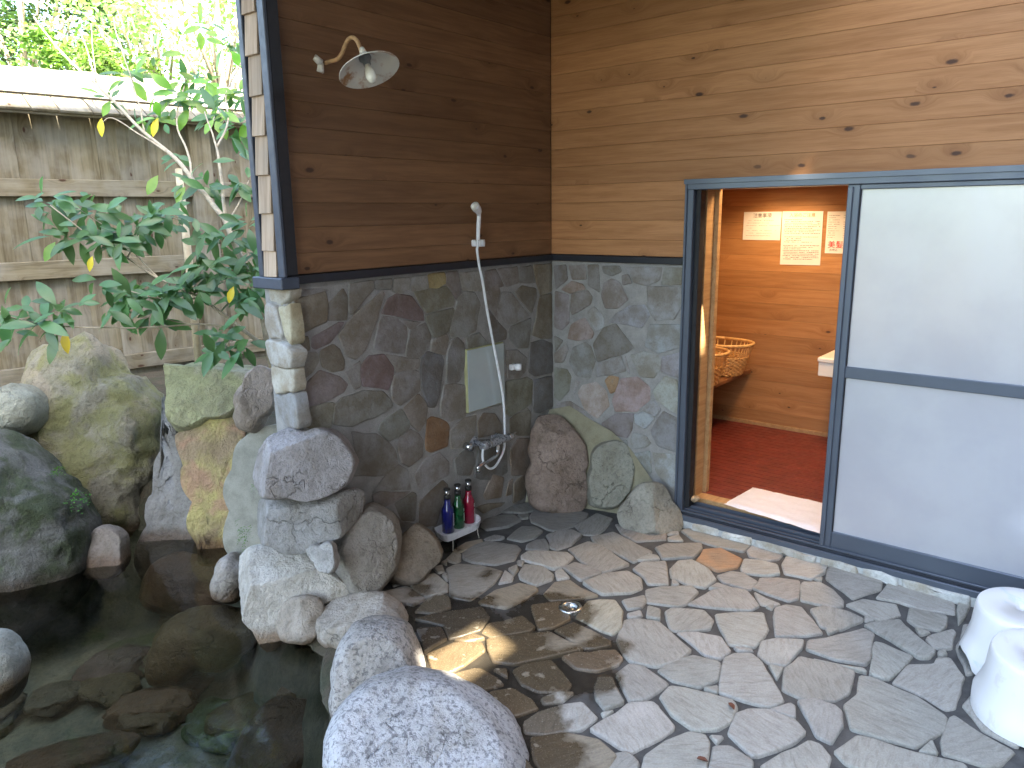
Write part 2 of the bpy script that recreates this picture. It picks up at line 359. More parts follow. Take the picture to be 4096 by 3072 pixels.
# ------------------------------------------------------------------ stone pieces laid on a plane
rng = random.Random(7)
def chaikin(P):
    out = []
    for i in range(len(P)):
        a, b = P[i], P[(i+1) % len(P)]; d = (b-a).length
        t = min(.18, .007/d if d > 0 else .18)
        out += [a.lerp(b, t), a.lerp(b, 1-t)]
    return out
def resample(P, step, jit, g):
    out = []
    for i in range(len(P)):
        a, b = P[i], P[(i+1) % len(P)]; n = max(1, int((b-a).length/step)); nr = Vector((-(b-a).y, (b-a).x)).normalized() if (b-a).length > 0 else Vector((0, 0))
        for k in range(n):
            q = a.lerp(b, k/n); out.append(q + nr*g.gauss(0, jit)*(1 if k else .4))
    return out
def area2(P): return sum(P[i].x*P[(i+1) % len(P)].y-P[(i+1) % len(P)].x*P[i].y for i in range(len(P)))/2
def stone_piece(name, poly2, frame, h, parent, mat, color, step=.05, jit=.0025, bev=.006, rough=.0025, depth=.03, label=None, grow=0.):
    """poly2: 2-D outline in the plane; frame(u, v, w) -> world, w = height out of the plane"""
    P = [Vector((p[0], p[1])) for p in poly2]
    if area2(P) < 0: P.reverse()
    if abs(area2(P)) < 2e-4: return None
    if grow:
        c0 = sum(P, Vector((0, 0)))/len(P); P = [p+(p-c0).normalized()*grow for p in P]
    P = resample(chaikin(P), step, jit, rng); n = len(P); c = sum(P, Vector((0, 0)))/n
    size = max((p-c).length for p in P)
    tilt = (rng.uniform(-1, 1)*rough*1.2, rng.uniform(-1, 1)*rough*1.2)
    def H(p): return h + (tilt[0]*(p.x-c.x)+tilt[1]*(p.y-c.y))/max(size, .02) + rough*noise.noise(Vector((p.x*9, p.y*9, h*99+c.x)))
    verts = []; faces = []
    def ring(f, ww):
        s = len(verts)
        for p in P:
            q = c+(p-c)*f if isinstance(f, float) else p+(c-p).normalized()*f[0]
            verts.append(frame(q.x, q.y, ww(q)))
        return s
    r0 = ring(1.0, lambda p: h-depth); r1 = ring(1.0, lambda p: H(p)-bev*1.1); r2 = ring((min(bev, size*.2),), lambda p: H(p)-bev*.12); r25 = ring((min(bev*2., size*.3),), H); r3 = ring(.55, H)
    for a, b in ((r0, r1), (r1, r2), (r2, r25), (r25, r3)):
        for i in range(n): faces.append((a+i, a+(i+1) % n, b+(i+1) % n, b+i))
    verts.append(frame(c.x, c.y, H(c))); k = len(verts)-1
    for i in range(n): faces.append((r3+i, r3+(i+1) % n, k))
    wc = frame(c.x, c.y, h)
    me = mesh(name, [v-wc for v in verts], faces, mat)
    o = link(name, me, parent, loc=wc, color=color)
    if label: o['label'] = label
    return o
def inside(p, poly):
    r_ = False; j = len(poly)-1
    for i in range(len(poly)):
        a, b = poly[i], poly[j]
        if (a[1] > p[1]) != (b[1] > p[1]) and p[0] < (b[0]-a[0])*(p[1]-a[1])/(b[1]-a[1])+a[0]: r_ = not r_
        j = i
    return r_
def segd(p, a, b):
    ax, ay = b[0]-a[0], b[1]-a[1]; t = max(0, min(1, ((p[0]-a[0])*ax+(p[1]-a[1])*ay)/(ax*ax+ay*ay+1e-12)))
    return math.hypot(p[0]-a[0]-ax*t, p[1]-a[1]-ay*t)
def pdist(p, poly):
    if inside(p, poly): return 0.
    return min(segd(p, poly[i-1], poly[i]) for i in range(len(poly)))
def clip_half(P, m, n):
    out = []
    for i in range(len(P)):
        a, b = P[i], P[(i+1) % len(P)]; da, db = (a-m).dot(n), (b-m).dot(n)
        if da <= 0: out.append(a)
        if (da < 0) != (db < 0) and da != db: out.append(a.lerp(b, da/(da-db)))
    return out
def voronoi(bounds, cell, g, gap):
    x0, y0, x1, y1 = bounds; pts = []
    nx, ny = max(1, round((x1-x0)/cell)), max(1, round((y1-y0)/cell))
    for i in range(-1, nx+1):
        for j in range(-1, ny+1): pts.append(Vector((x0+(i+.5+g.uniform(-.42, .42))*cell, y0+(j+.5+g.uniform(-.42, .42))*cell)))
    res = []
    for p in pts:
        P = [Vector((x0, y0)), Vector((x1, y0)), Vector((x1, y1)), Vector((x0, y1))]
        for q in pts:
            if q is p or (q-p).length > cell*3: continue
            n = (q-p).normalized(); P = clip_half(P, (p+q)/2 - n*gap/2, n)
            if len(P) < 3: break
        if len(P) >= 3: res.append(P)
    return res

# ================================================================== SETTING
# ---- ground: one sheet; sinks into the pool basin, rises to a planting bed behind the rocks
POOL = [(-1.95, .02), (-1.75, .35), (-1.55, 1.0), (-1.5, 1.45), (-2.0, 1.95), (-2.6, 2.0), (-3.4, 1.95), (-4.6, 1.5), (-5.2, .3), (-5.0, -.9), (-4.2, -1.35), (-3.3, -1.45), (-2.75, -1.40), (-2.42, -1.12), (-2.22, -.75), (-2.08, -.45), (-1.88, -.22)]
WATER_Z = -.115
def smooth(a, b, x): t = max(0, min(1, (x-a)/(b-a))); return t*t*(3-2*t)
def gz(x, y):
    z = -.06
    if x > -5.6 and x < 6 and y > 1.2: z += .60*smooth(2.25, 2.7, y + (.65 if x > -1.75 else 0))
    if x > -1.6 and y > .25 and y <= 1.95: z = max(z, -.06+.60*smooth(.25, .5, y)*smooth(-1.65, -1.4, x))
    if -6 < x < -1.5 and -2 < y < 2.2:
        ins = inside((x, y), POOL); d = min(segd((x, y), POOL[i-1], POOL[i]) for i in range(len(POOL)))
        if ins: z = -.06 - .52*smooth(0., .28, d) + .03*noise.noise(Vector((x*5, y*5, 1)))
    return z
xs = [-400, -150, -60, -25, -12, -8]+[-6+.11*i for i in range(83)]+[4, 6, 9, 14, 25, 60, 150, 400]
ys = [-400, -150, -60, -25, -12, -7, -5]+[-3+.11*i for i in range(70)]+[5, 6, 7.5, 9, 12, 18, 30, 60, 150, 400]
gv = [(x, y, gz(x, y)) for y in ys for x in xs]; nx = len(xs)
gf = [(j*nx+i, j*nx+i+1, (j+1)*nx+i+1, (j+1)*nx+i) for j in range(len(ys)-1) for i in range(nx-1)]
def ground_mat():
    m = NT('earth_and_pool_bed'); p = m.pos(); f = m.noise(p, 6., 6, .65); g = m.noise(p, 45., 4, .7)
    z = m.xyz(p)[2]
    earth = m.mix(m.maprange(f, .3, .7), (.075, .055, .035), (.04, .045, .02)); bed = m.mix(m.maprange(f, .3, .7), (.175, .165, .115), (.095, .105, .08))
    c = m.mix(m.maprange(z, -.2, -.08), bed, earth); c = m.mix(m.maprange(g, .4, .7, 0, .6), c, m.mix(1., c, (.5, .5, .5), 'MULTIPLY'))
    m.set('Base Color', c); m.set('Roughness', .92); m.bump(m.math('ADD', f, m.math('MULTIPLY', g, .5)), .8, .03); return m.m
tag(link('ground', mesh('ground', gv, gf, ground_mat())), 'dark earth around and under the rock pool', 'ground', kind='structure')

# ---- water
def water_mat():
    m = NT('pool_water'); p = m.pos()
    wv = m.math('ADD', m.noise(p, 5., 2, .5, .4), m.math('MULTIPLY', m.noise(p, 22., 2), .15))
    bn = m.n('Bump', i_Height=wv, i_Strength=.06, i_Distance=.03)
    fr = m.n('Fresnel', i_IOR=1.33, i_Normal=bn.outputs[0]); gl = m.n('BsdfGlossy', i_Roughness=.07, i_Normal=bn.outputs[0], i_Color=(1, 1, 1, 1))
    tr = m.n('BsdfTransparent', i_Color=(.74, .76, .68, 1))
    mx = m.n('MixShader', i_0=fr.outputs[0], i_1=tr.outputs[0], i_2=gl.outputs[0]); m.l(mx.outputs[0], m.out.inputs[0]); return m.m
WP = [(-1.95, -.3), (-1.35, -.15), (-1.35, 2.25), (-5.6, 2.25), (-5.6, -1.7), (-2.6, -1.7), (-2.15, -1.0)]      # counter-clockwise: the surface faces up
tag(link('water', mesh('water', [(x, y, WATER_Z) for x, y in WP], [tuple(range(len(WP)))], water_mat(), False)), 'still dark clear bath water in the rock pool', 'water', kind='structure')

# ---- flagstone floor
FLOOR = [(-.0, .02), (-1.9, .02), (-1.84, -.2), (-1.93, -.45), (-2.06, -.78), (-2.22, -1.14), (-2.60, -1.50), (-3.3, -1.5), (-4.2, -1.45), (-5.2, -1.2), (-5.4, -5.6), (.02, -5.6)]
fb = bmesh.new(); top = [fb.verts.new((x, y, -.011)) for x, y in FLOOR]; bot = [fb.verts.new((x, y, -.3)) for x, y in FLOOR]
fb.faces.new(top)
for i in range(len(top)): j = (i+1) % len(top); fb.faces.new((top[i], bot[i], bot[j], top[j]))
floor = tag(link('stone_floor', bm_mesh('stone_floor', fb, M_FMORT)), 'crazy paved floor of grey flagstones in dark mortar', 'floor', kind='structure')
GREY = (.345, .338, .31)
traced = []
def fl(cr, pts, color=GREY, label=None):
    P = [onz(cr(*p), 0.) for p in pts]; P = [(p.x, p.y) for p in P]
    traced.append(P)
    j = rng.uniform(.9, 1.1); col = tuple(c*j*rng.uniform(.985, 1.015) for c in color)
    stone_piece('flagstone', P, lambda u, v, w_: Vector((u, v, w_)), rng.uniform(-.002, .004), floor, M_FLAG, col, label=label, grow=.006, bev=.005, rough=.004)
DG = (.215, .215, .21); BR = (.30, .255, .19)
for c, col in [
 ([(755,270),(840,225),(930,200),(1000,215),(1000,255),(900,275)], DG),
 ([(1020,225),(1110,235),(1250,245),(1390,275),(1380,300),(1280,370),(1160,410),(1090,395),(970,340),(960,300)], DG),
 ([(620,325),(760,290),(840,295),(890,330),(800,375),(640,400),(600,370)], DG),
 ([(870,290),(950,280),(945,310),(895,318)], DG),
 ([(1290,370),(1450,280),(1570,320),(1510,390),(1450,440),(1350,430)], DG),
 ([(850,405),(900,370),(1000,375),(1050,410),(990,460),(900,485),(790,460)], DG),
 ([(1590,355),(1780,365),(1960,400),(1960,470),(1740,485),(1640,430)], (.26,.25,.235)),
 ([(1080,440),(1150,415),(1270,410),(1340,445),(1260,510),(1160,545),(1110,530)], (.28,.27,.25)),
 ([(940,510),(1000,480),(1070,475),(1100,520),(1090,545),(930,540)], DG),
 ([(1410,450),(1570,415),(1700,480),(1860,560),(1720,640),(1600,580),(1430,495)], (.28,.275,.26)),
 ([(465,570),(560,510),(640,485),(860,510),(890,540),(840,620),(700,655),(540,640),(470,610)], GREY),
 ([(390,555),(480,500),(600,470),(610,490),(450,560)], BR),
 ([(620,460),(700,440),(770,455),(740,470),(640,475)], DG),
 ([(895,590),(940,555),(1090,555),(1230,565),(1275,605),(1200,670),(1130,690),(1000,650),(905,620)], GREY),
 ([(1240,540),(1390,490),(1480,520),(1560,570),(1690,655),(1500,715),(1350,640)], GREY),
 ([(345,690),(420,655),(590,665),(755,705),(690,790),(600,860),(520,915),(380,890),(365,860),(370,780)], GREY),
 ([(880,720),(920,650),(1050,665),(1130,730),(1120,765),(1000,810),(890,760)], GREY),
 ([(800,685),(860,655),(870,690),(840,735)], GREY), ([(865,625),(915,625),(900,660),(870,650)], GREY),
 ([(730,795),(775,705),(835,745),(820,775)], GREY), ([(1145,710),(1190,690),(1250,750),(1160,765)], GREY),
 ([(1205,680),(1290,640),(1400,675),(1480,720),(1330,770)], GREY),
 ([(60,785),(130,755),(260,725),(355,800),(350,850),(190,895),(110,850)], GREY),
 ([(110,1000),(200,910),(300,870),(360,900),(370,970),(250,1010)], GREY),
 ([(340,620),(390,565),(450,570),(445,625),(400,640)], GREY), ([(245,680),(310,660),(325,705),(280,715)], GREY), ([(305,640),(345,620),(345,655)], GREY), ([(310,735),(335,720),(355,745),(345,775)], GREY),
 ([(575,930),(700,845),(880,790),(1000,820),(1015,850),(900,920),(780,975),(620,950)], BR),
 ([(1060,870),(1145,785),(1250,775),(1340,835),(1460,885),(1280,910),(1110,915)], BR),
 ([(1350,790),(1500,730),(1680,705),(1775,760),(1780,830),(1700,865),(1500,875),(1440,850)], (.36,.34,.30)),
 ([(1720,690),(1780,640),(1960,635),(1970,720),(1975,800),(1830,800),(1800,750)], GREY),
 ([(1740,625),(1830,570),(1900,590),(1910,615),(1790,625)], GREY),
 ([(1300,1040),(1380,925),(1480,910),(1590,920),(1640,1000),(1630,1120),(1570,1170),(1500,1150)], (.40,.37,.30)),
 ([(970,960),(1180,920),(1250,990),(1250,1060),(1130,1120),(1020,1130),(980,1010)], BR),
 ([(600,1150),(650,1080),(840,1050),(900,1030),(990,1120),(950,1150),(680,1185)], BR),
 ([(1140,1135),(1280,1085),(1400,1140),(1550,1220),(1550,1250),(1450,1270),(1330,1265)], BR),
 ([(640,1210),(760,1190),(1100,1155),(1260,1240),(1350,1280),(1250,1310),(1050,1350),(850,1390),(700,1370),(650,1290)], BR),
 ([(400,1210),(540,1165),(620,1200),(500,1225)], BR),
 ([(200,1310),(400,1230),(600,1235),(620,1290),(480,1390),(330,1465),(250,1440)], BR),
 ([(110,1060),(250,1020),(420,990),(600,960),(660,1040),(590,1130),(360,1200),(330,1100)], (.25,.23,.2)),
 ([(130,1130),(300,1110),(340,1200),(180,1300)], (.24,.21,.19)),
 ([(1195,1340),(1300,1310),(1590,1290),(1640,1350),(1600,1400),(1450,1440),(1300,1420)], (.36,.31,.25)),
 ([(1600,1220),(1660,1060),(1760,1055),(1910,1080),(2000,1160),(2145,1290),(2040,1370),(1880,1405),(1700,1370),(1650,1320)], (.36,.35,.32)),
 ([(1640,920),(1800,875),(1810,930),(1780,970),(1680,985)], GREY), ([(1680,1025),(1770,1000),(1780,1035),(1690,1045)], GREY), ([(1830,960),(1920,990),(1920,1065),(1820,1040)], GREY)]: fl(F5, c, col)
for c in [[(590,430),(640,380),(720,375),(830,430),(870,490),(800,540),(700,520),(600,475)], [(600,480),(645,520),(600,522)],
 [(500,290),(560,265),(780,260),(785,300),(730,350),(540,360)], [(660,185),(720,165),(900,215),(1090,275),(1040,315),(900,290),(730,240)],
 [(575,195),(635,190),(640,205),(580,210)], [(580,225),(640,215),(670,250),(580,245)], [(1070,310),(1110,270),(1300,310),(1260,360),(1180,370),(1085,345)],
 [(1285,390),(1310,345),(1420,350),(1560,410),(1540,450),(1460,485),(1300,450)], [(1030,420),(1050,365),(1150,375),(1250,400),(1265,455),(1190,465),(1040,450)],
 [(880,465),(970,440),(1040,450),(1130,500),(1080,550),(920,505)], [(1100,540),(1150,475),(1270,475),(1390,490),(1385,600),(1320,620),(1200,580)],
 [(1400,530),(1410,505),(1520,510),(1600,560),(1660,620),(1660,655),(1590,660),(1400,615)], [(1480,480),(1530,480),(1520,500)],
 [(440,545),(540,530),(720,530),(765,565),(690,640),(640,655),(450,630)], [(700,640),(850,560),(960,545),(1060,560),(1140,650),(1080,680),(800,655)],
 [(1110,565),(1270,640),(1220,650),(1150,640)], [(830,545),(880,515),(970,540),(900,548)], [(560,690),(600,670),(800,680),(855,740),(830,795),(620,805),(590,795)],
 [(870,700),(1010,690),(1165,695),(1195,790),(1180,830),(1110,905),(950,890),(900,790)], [(1235,720),(1240,660),(1300,640),(1400,655),(1430,690),(1530,820),(1420,835),(1240,835)],
 [(1180,655),(1240,640),(1220,670)], [(630,815),(740,815),(900,850),(960,935),(890,980),(800,950)], [(1130,950),(1160,870),(1250,855),(1410,870),(1400,915),(1310,1020),(1200,1005)],
 [(990,905),(1090,915),(1100,930),(1010,930)],
 [(910,1050),(930,980),(980,955),(1090,955),(1150,1000),(1220,1110),(1290,1245),(1200,1280),(1060,1240),(895,1185)], [(515,1045),(640,980),(740,965),(890,1010),(895,1050),(880,1110),(770,1155),(600,1110)],
 [(255,1080),(330,1015),(420,1025),(570,1120),(570,1140),(430,1230),(340,1245),(300,1170)], [(800,1165),(885,1140),(880,1190)], [(1200,1020),(1290,1035),(1250,1105)],
 [(1300,1040),(1390,970),(1530,1000),(1730,1060),(1690,1190),(1600,1235),(1400,1220),(1290,1170)], [(530,1210),(590,1140),(700,1160),(850,1200),(980,1240),(1000,1280),(960,1370),(880,1415),(740,1420),(600,1320)],
 [(1205,1295),(1330,1260),(1360,1275),(1360,1350)], [(950,1440),(1000,1320),(1080,1290),(1200,1300),(1370,1365),(1425,1440),(1350,1500),(1130,1580),(1090,1575)],
 [(1380,1245),(1480,1230),(1600,1270),(1650,1310),(1650,1400),(1590,1500),(1490,1450)], [(95,1415),(330,1260),(480,1250),(520,1280),(610,1390),(600,1420),(440,1510),(350,1560),(290,1530)],
 [(120,1160),(140,1090),(230,1090),(300,1250),(180,1290),(130,1220)], [(165,1310),(240,1300),(180,1335)], [(410,1680),(440,1570),(560,1490),(700,1430),(800,1440),(830,1490),(810,1700),(600,1760)],
 [(830,1680),(860,1520),(960,1515),(1100,1620),(1080,1720),(900,1740)], [(835,1450),(920,1460),(880,1500)], [(1150,1640),(1280,1560),(1450,1485),(1520,1510),(1580,1590),(1540,1750),(1200,1760)],
 [(130,1575),(330,1560),(390,1620),(370,1720),(140,1740)], [(10,1275),(90,1300),(130,1340),(50,1400),(10,1400)], [(1470,978),(1790,1052),(1800,1068),(1600,1016)]]: fl(F6, c)
fl(F6, [(750,380),(800,305),(900,295),(1030,360),(1000,415),(880,435)], (.42,.24,.12), 'rust-brown flagstone near the door sill')
for c in [[(190,290),(220,200),(400,230),(590,300),(580,370),(380,435)], [(555,430),(600,380),(650,300),(850,340),(1060,390),(1110,470),(1110,545),(900,520),(700,455)],
 [(335,480),(460,440),(690,470),(720,550),(590,590),(540,580)], [(780,590),(790,510),(900,530),(1060,570),(1050,630),(1010,665),(850,640)], [(830,650),(940,680),(870,700)],
 [(910,730),(930,700),(1100,660),(1120,680),(1090,790),(950,790)], [(465,625),(560,600),(720,590),(770,650),(970,820),(930,860),(850,860),(760,800)],
 [(80,520),(180,500),(340,530),(450,580),(440,600),(290,660),(150,640)], [(470,560),(540,590),(470,595)], [(190,650),(280,660),(210,690)],
 [(50,800),(60,740),(200,720),(460,650),(535,690),(500,880),(470,910),(250,870)], [(500,980),(540,750),(600,760),(810,850),(760,910),(650,1010),(590,1010)],
 [(670,1040),(780,915),(960,910),(980,870),(1080,870),(1130,940),(1180,1000),(1120,1220),(1040,1230),(900,1140)], [(1000,820),(1040,810),(1060,840),(1000,845)],
 [(320,1210),(420,1130),(430,1000),(520,1010),(620,1050),(850,1150),(1050,1280),(1040,1380),(830,1500),(560,1430),(370,1370)],
 [(250,1530),(420,1415),(550,1450),(850,1545),(1190,1620),(1200,1700),(600,1720),(330,1620)], [(860,1530),(950,1460),(990,1550)],
 [(1080,1290),(1110,1270),(1300,1400),(1540,1530),(1440,1630),(1330,1635),(1150,1580),(1030,1550),(1020,1470)], [(1150,420),(1240,440),(1190,560),(1140,620),(1130,520)],
 [(1180,1200),(1240,1130),(1500,1130),(1700,1350),(1560,1500),(1320,1380)], [(1130,780),(1180,620),(1500,620),(1560,900),(1200,980)]]: fl(F7, c, (.33,.325,.30))
for c, col in [([(1570,700),(1640,660),(1850,625),(1920,700),(2000,800),(1960,860),(1750,850),(1640,800)], BR), ([(950,760),(1100,740),(1280,690),(1330,690),(1460,760),(1500,800),(1300,850),(1120,830)], BR),
 ([(1430,690),(1520,680),(1530,750)], BR), ([(1400,860),(1560,830),(1720,920),(1750,980),(1600,1030),(1500,1000)], BR),
 ([(1650,1080),(1760,1000),(1930,950),(2080,930),(2190,1050),(2060,1140),(1800,1170),(1660,1150)], (.42,.41,.40)), ([(1780,900),(1900,860),(2020,860),(1920,930),(1800,940)], GREY),
 ([(1700,1200),(1960,1170),(2200,1220),(2330,1330),(2250,1440),(1800,1480),(1730,1350)], BR), ([(510,150),(790,70),(920,170),(830,215),(640,170)], GREY), ([(680,45),(730,25),(765,45),(690,75)], GREY)]: fl(F4, c, col)
# stones nobody traced (beyond the frame, behind things): same stone, random joints
for P in voronoi((-5.3, -5.4, -.03, -.03), .30, random.Random(3), .022):
    c = sum(P, Vector((0, 0)))/len(P)
    if not inside(c, FLOOR) or min(segd(c, FLOOR[i-1], FLOOR[i]) for i in range(len(FLOOR))) < .12: continue
    if any(pdist(q, T) < .02 for T in traced for q in [c]+[p.lerp(c, .15) for p in P] if abs(T[0][0]-c.x) < 1 and abs(T[0][1]-c.y) < 1): continue
    if c.x < -3.9 or c.y < -4.2: continue
    stone_piece('flagstone', [(p.x, p.y) for p in P], lambda u, v, w_: Vector((u, v, w_)), rng.uniform(-.001, .003), floor, M_FLAG, GREY)

# ---- stone walls
TOPZ = 3.10; STRIP = 1.447; XE = -1.853
shower_wall = empty('shower_wall', (XE/2, 0, 0), 'wood panelled wall, planks toned down for shade, with crazy stone cladding below, behind the shower', 'wall')
box('mortar_backing', (XE+.05, .0015, -.3), (.12, .14, STRIP), M_WMORT, shower_wall, .002)
box('wall_core', (XE+.02, .03, STRIP), (.12, .10, TOPZ), M_BLACK, shower_wall, .001)
GA = (.25, .243, .23)
def ws(cr, pts, color=GA, par=None, plane='A', label=None, h=None):
    par = par or shower_wall; j = rng.uniform(.88, 1.12); col = tuple(c*j*rng.uniform(.96, 1.04) for c in color)
    hh = rng.uniform(.002, .007) if h is None else h
    if plane == 'A':
        P = [ony(cr(*p), 0.) for p in pts]; P = [(min(p.x, -.004), min(p.z, STRIP+.01)) for p in P]
        stone_piece('stone', P, lambda u, v, w_: Vector((u, -w_, v)), hh, par, M_WSTONE, col, bev=.004, rough=.003, depth=.035, label=label, grow=.0085)
    else:
        P = [onx(cr(*p), 0.) for p in pts]; P = [(-min(p.y, -.004), min(p.z, STRIP+.01)) for p in P]
        stone_piece('stone', P, lambda u, v, w_: Vector((-w_, -u, v)), hh, par, M_WSTONE, col, bev=.003, rough=.0025, depth=.035, label=label, grow=.0075)
RB = (.25, .215, .205); OL = (.24, .228, .195); BN = (.24, .21, .17)
for c, col in [([(150,370),(370,310),(385,400),(375,520),(200,610),(180,480)], BN), ([(400,400),(500,290),(530,350),(530,510),(390,515)], OL), ([(150,290),(310,285),(400,295),(350,315),(150,350)], GA),
 ([(545,350),(550,260),(720,225),(725,290),(570,470),(545,450)], GA), ([(740,225),(860,215),(850,290),(745,285)], GA), ([(475,620),(580,490),(780,310),(800,330),(740,540),(660,740),(600,800),(530,770)], OL),
 ([(270,720),(280,640),(470,535),(500,540),(400,680),(300,735)], RB), ([(790,470),(830,370),(900,330),(1000,345),(1080,450),(1095,520),(1000,510),(880,480)], (.20,.155,.15)),
 ([(870,300),(880,215),(990,205),(990,290),(920,315)], GA), ([(1010,300),(1010,200),(1115,190),(1130,280),(1040,300)], GA), ([(1135,280),(1130,180),(1245,170),(1260,240),(1200,275)], (.30,.25,.13)),
 ([(1030,310),(1100,290),(1270,265),(1320,370),(1310,410),(1120,460),(1080,400)], OL), ([(1260,250),(1260,170),(1345,160),(1370,300),(1335,360)], GA), ([(1360,165),(1510,155),(1530,300),(1390,300)], GA),
 ([(730,720),(760,600),(790,490),(900,500),(970,550),(975,640),(950,760),(820,740)], GA), ([(990,640),(1000,600),(1110,540),(1150,640),(1120,740),(1050,790),(970,785),(975,700)], GA),
 ([(915,512),(1070,532),(1000,580)], GA), ([(1110,480),(1310,430),(1310,470),(1270,600),(1170,640),(1120,520)], OL), ([(1290,600),(1350,350),(1390,310),(1470,320),(1510,400),(1480,590),(1400,630),(1300,640)], GA),
 ([(335,770),(350,740),(430,700),(470,730),(510,820),(500,880),(420,890),(350,850)], BN), ([(180,770),(310,750),(320,830),(270,900),(185,970)], OL), ([(205,1040),(230,990),(330,895),(480,940),(540,990),(510,1050),(380,1110),(220,1160)], RB),
 ([(520,900),(630,825),(622,900),(628,1000),(590,1020)], GA), ([(640,860),(690,790),(800,775),(870,870),(860,960),(830,1030),(650,1000),(640,940)], (.235,.18,.18)),
 ([(860,1030),(880,920),(1010,885),(1060,905),(1068,1040),(930,1140),(870,1110)], GA), ([(820,770),(960,800),(1060,800),(1050,870),(890,905)], OL),
 ([(1078,900),(1084,800),(1130,755),(1230,780),(1245,830),(1210,1060),(1180,1150),(1130,1150),(1085,1020)], (.19,.19,.20)), ([(1150,740),(1160,660),(1260,620),(1275,660),(1255,770)], GA),
 ([(1265,970),(1270,760),(1300,680),(1340,650),(1390,700),(1395,760),(1390,860),(1360,960),(1320,980)], GA), ([(430,1280),(440,1150),(500,1090),(650,1045),(790,1045),(850,1110),(860,1155),(750,1225),(580,1290)], GA),
 ([(210,1290),(215,1185),(380,1135),(430,1130),(415,1290),(400,1310),(300,1320)], OL), ([(950,1170),(1060,1065),(1110,1130),(1115,1180),(1105,1260),(1060,1335),(1005,1280)], OL),
 ([(765,1335),(795,1265),(930,1175),(985,1270),(985,1315),(900,1375),(840,1405)], GA), ([(1222,1150),(1245,1005),(1330,990),(1400,1005),(1420,1150),(1400,1230),(1280,1265),(1226,1220)], GA),
 ([(1115,1400),(1125,1255),(1160,1235),(1260,1265),(1282,1305),(1268,1440),(1150,1485),(1115,1465)], (.27,.155,.085)), ([(905,1405),(1000,1328),(1055,1355),(1090,1405),(1085,1515),(990,1590),(925,1555)], GA),
 ([(570,1340),(750,1362),(845,1425),(890,1485),(905,1585),(800,1659),(580,1659),(600,1500)], GA), ([(1290,1335),(1400,1245),(1485,1220),(1475,1350),(1400,1455),(1300,1460)], GA), ([(1500,1265),(1540,1205),(1620,1215),(1665,1290),(1645,1350),(1505,1378)], BN),
 ([(1545,330),(1640,245),(1655,310),(1628,430),(1635,510),(1565,400)], GA), ([(1540,165),(1620,145),(1685,265),(1550,305)], GA), ([(1640,140),(1785,128),(1793,238),(1710,265)], GA), ([(1805,125),(1888,120),(1915,238),(1805,238)], GA), ([(1905,115),(2036,105),(2036,300),(1955,325),(1932,240)], BN),
 ([(1645,430),(1675,315),(1740,318),(1805,405),(1872,480),(1770,538),(1700,545)], GA), ([(1768,312),(1822,270),(1918,284),(1926,350),(1888,460)], OL), ([(1725,600),(1745,565),(1885,505),(1875,640),(1865,720),(1785,720),(1735,660)], GA),
 ([(1900,620),(1955,345),(2036,325),(2036,645),(1960,645)], BN), ([(1885,690),(1970,668),(2040,695),(2040,895),(1920,925),(1875,895)], (.17,.17,.17)), ([(1570,560),(1562,430),(1655,548),(1705,595),(1705,655),(1622,675)], GA), ([(1415,645),(1500,615),(1575,690),(1425,725)], GA),
 ([(1705,745),(1790,745),(1855,800),(1845,895),(1800,945),(1712,945)], GA), ([(1705,972),(1858,945),(1895,965),(1885,1130),(1740,1225),(1705,1195)], OL), ([(1908,962),(2038,935),(2040,1150),(1950,1195),(1905,1185)], (.2,.2,.205)),
 ([(1735,1245),(1858,1168),(1885,1205),(1875,1365),(1800,1365),(1735,1340)], OL), ([(1735,1480),(1792,1395),(1868,1395),(1885,1655),(1745,1655)], BN), ([(1325,1540),(1400,1485),(1458,1495),(1466,1560),(1438,1655),(1335,1655)], (.22,.21,.20)),
 ([(1482,1600),(1505,1405),(1700,1405),(1708,1640),(1600,1695),(1474,1675)], GA), ([(155,645),(245,645),(255,730),(175,755)], OL), ([(1410,760),(1690,700),(1690,1130),(1430,1185)], GA)]: ws(A6, c, col)
for c, col in [([(1390,525),(1465,562),(1495,720),(1265,722),(1190,745),(1300,605)], GA), ([(1190,765),(1260,738),(1480,738),(1350,828),(1210,875)], GA), ([(1535,600),(1605,485),(1720,428),(1795,505),(1795,600),(1700,648),(1565,735)], GA),
 ([(1365,835),(1508,748),(1535,765),(1525,968),(1425,968)], OL), ([(1565,832),(1645,745),(1750,648),(1795,690),(1700,1000),(1565,1018)], BN), ([(1250,1000),(1350,900),(1420,985),(1540,1000),(1540,1150),(1300,1150)], GA)]: ws(A5, c, col)
for c in [[(620,150),(680,0),(760,20),(740,160),(640,180)], [(786,130),(800,60),(830,30),(820,140),(780,150)], [(842,60),(940,-20),(948,60),(900,170),(834,200)], [(560,240),(660,212),(770,203),(740,230),(620,278)]]: ws(F5, c, BN)

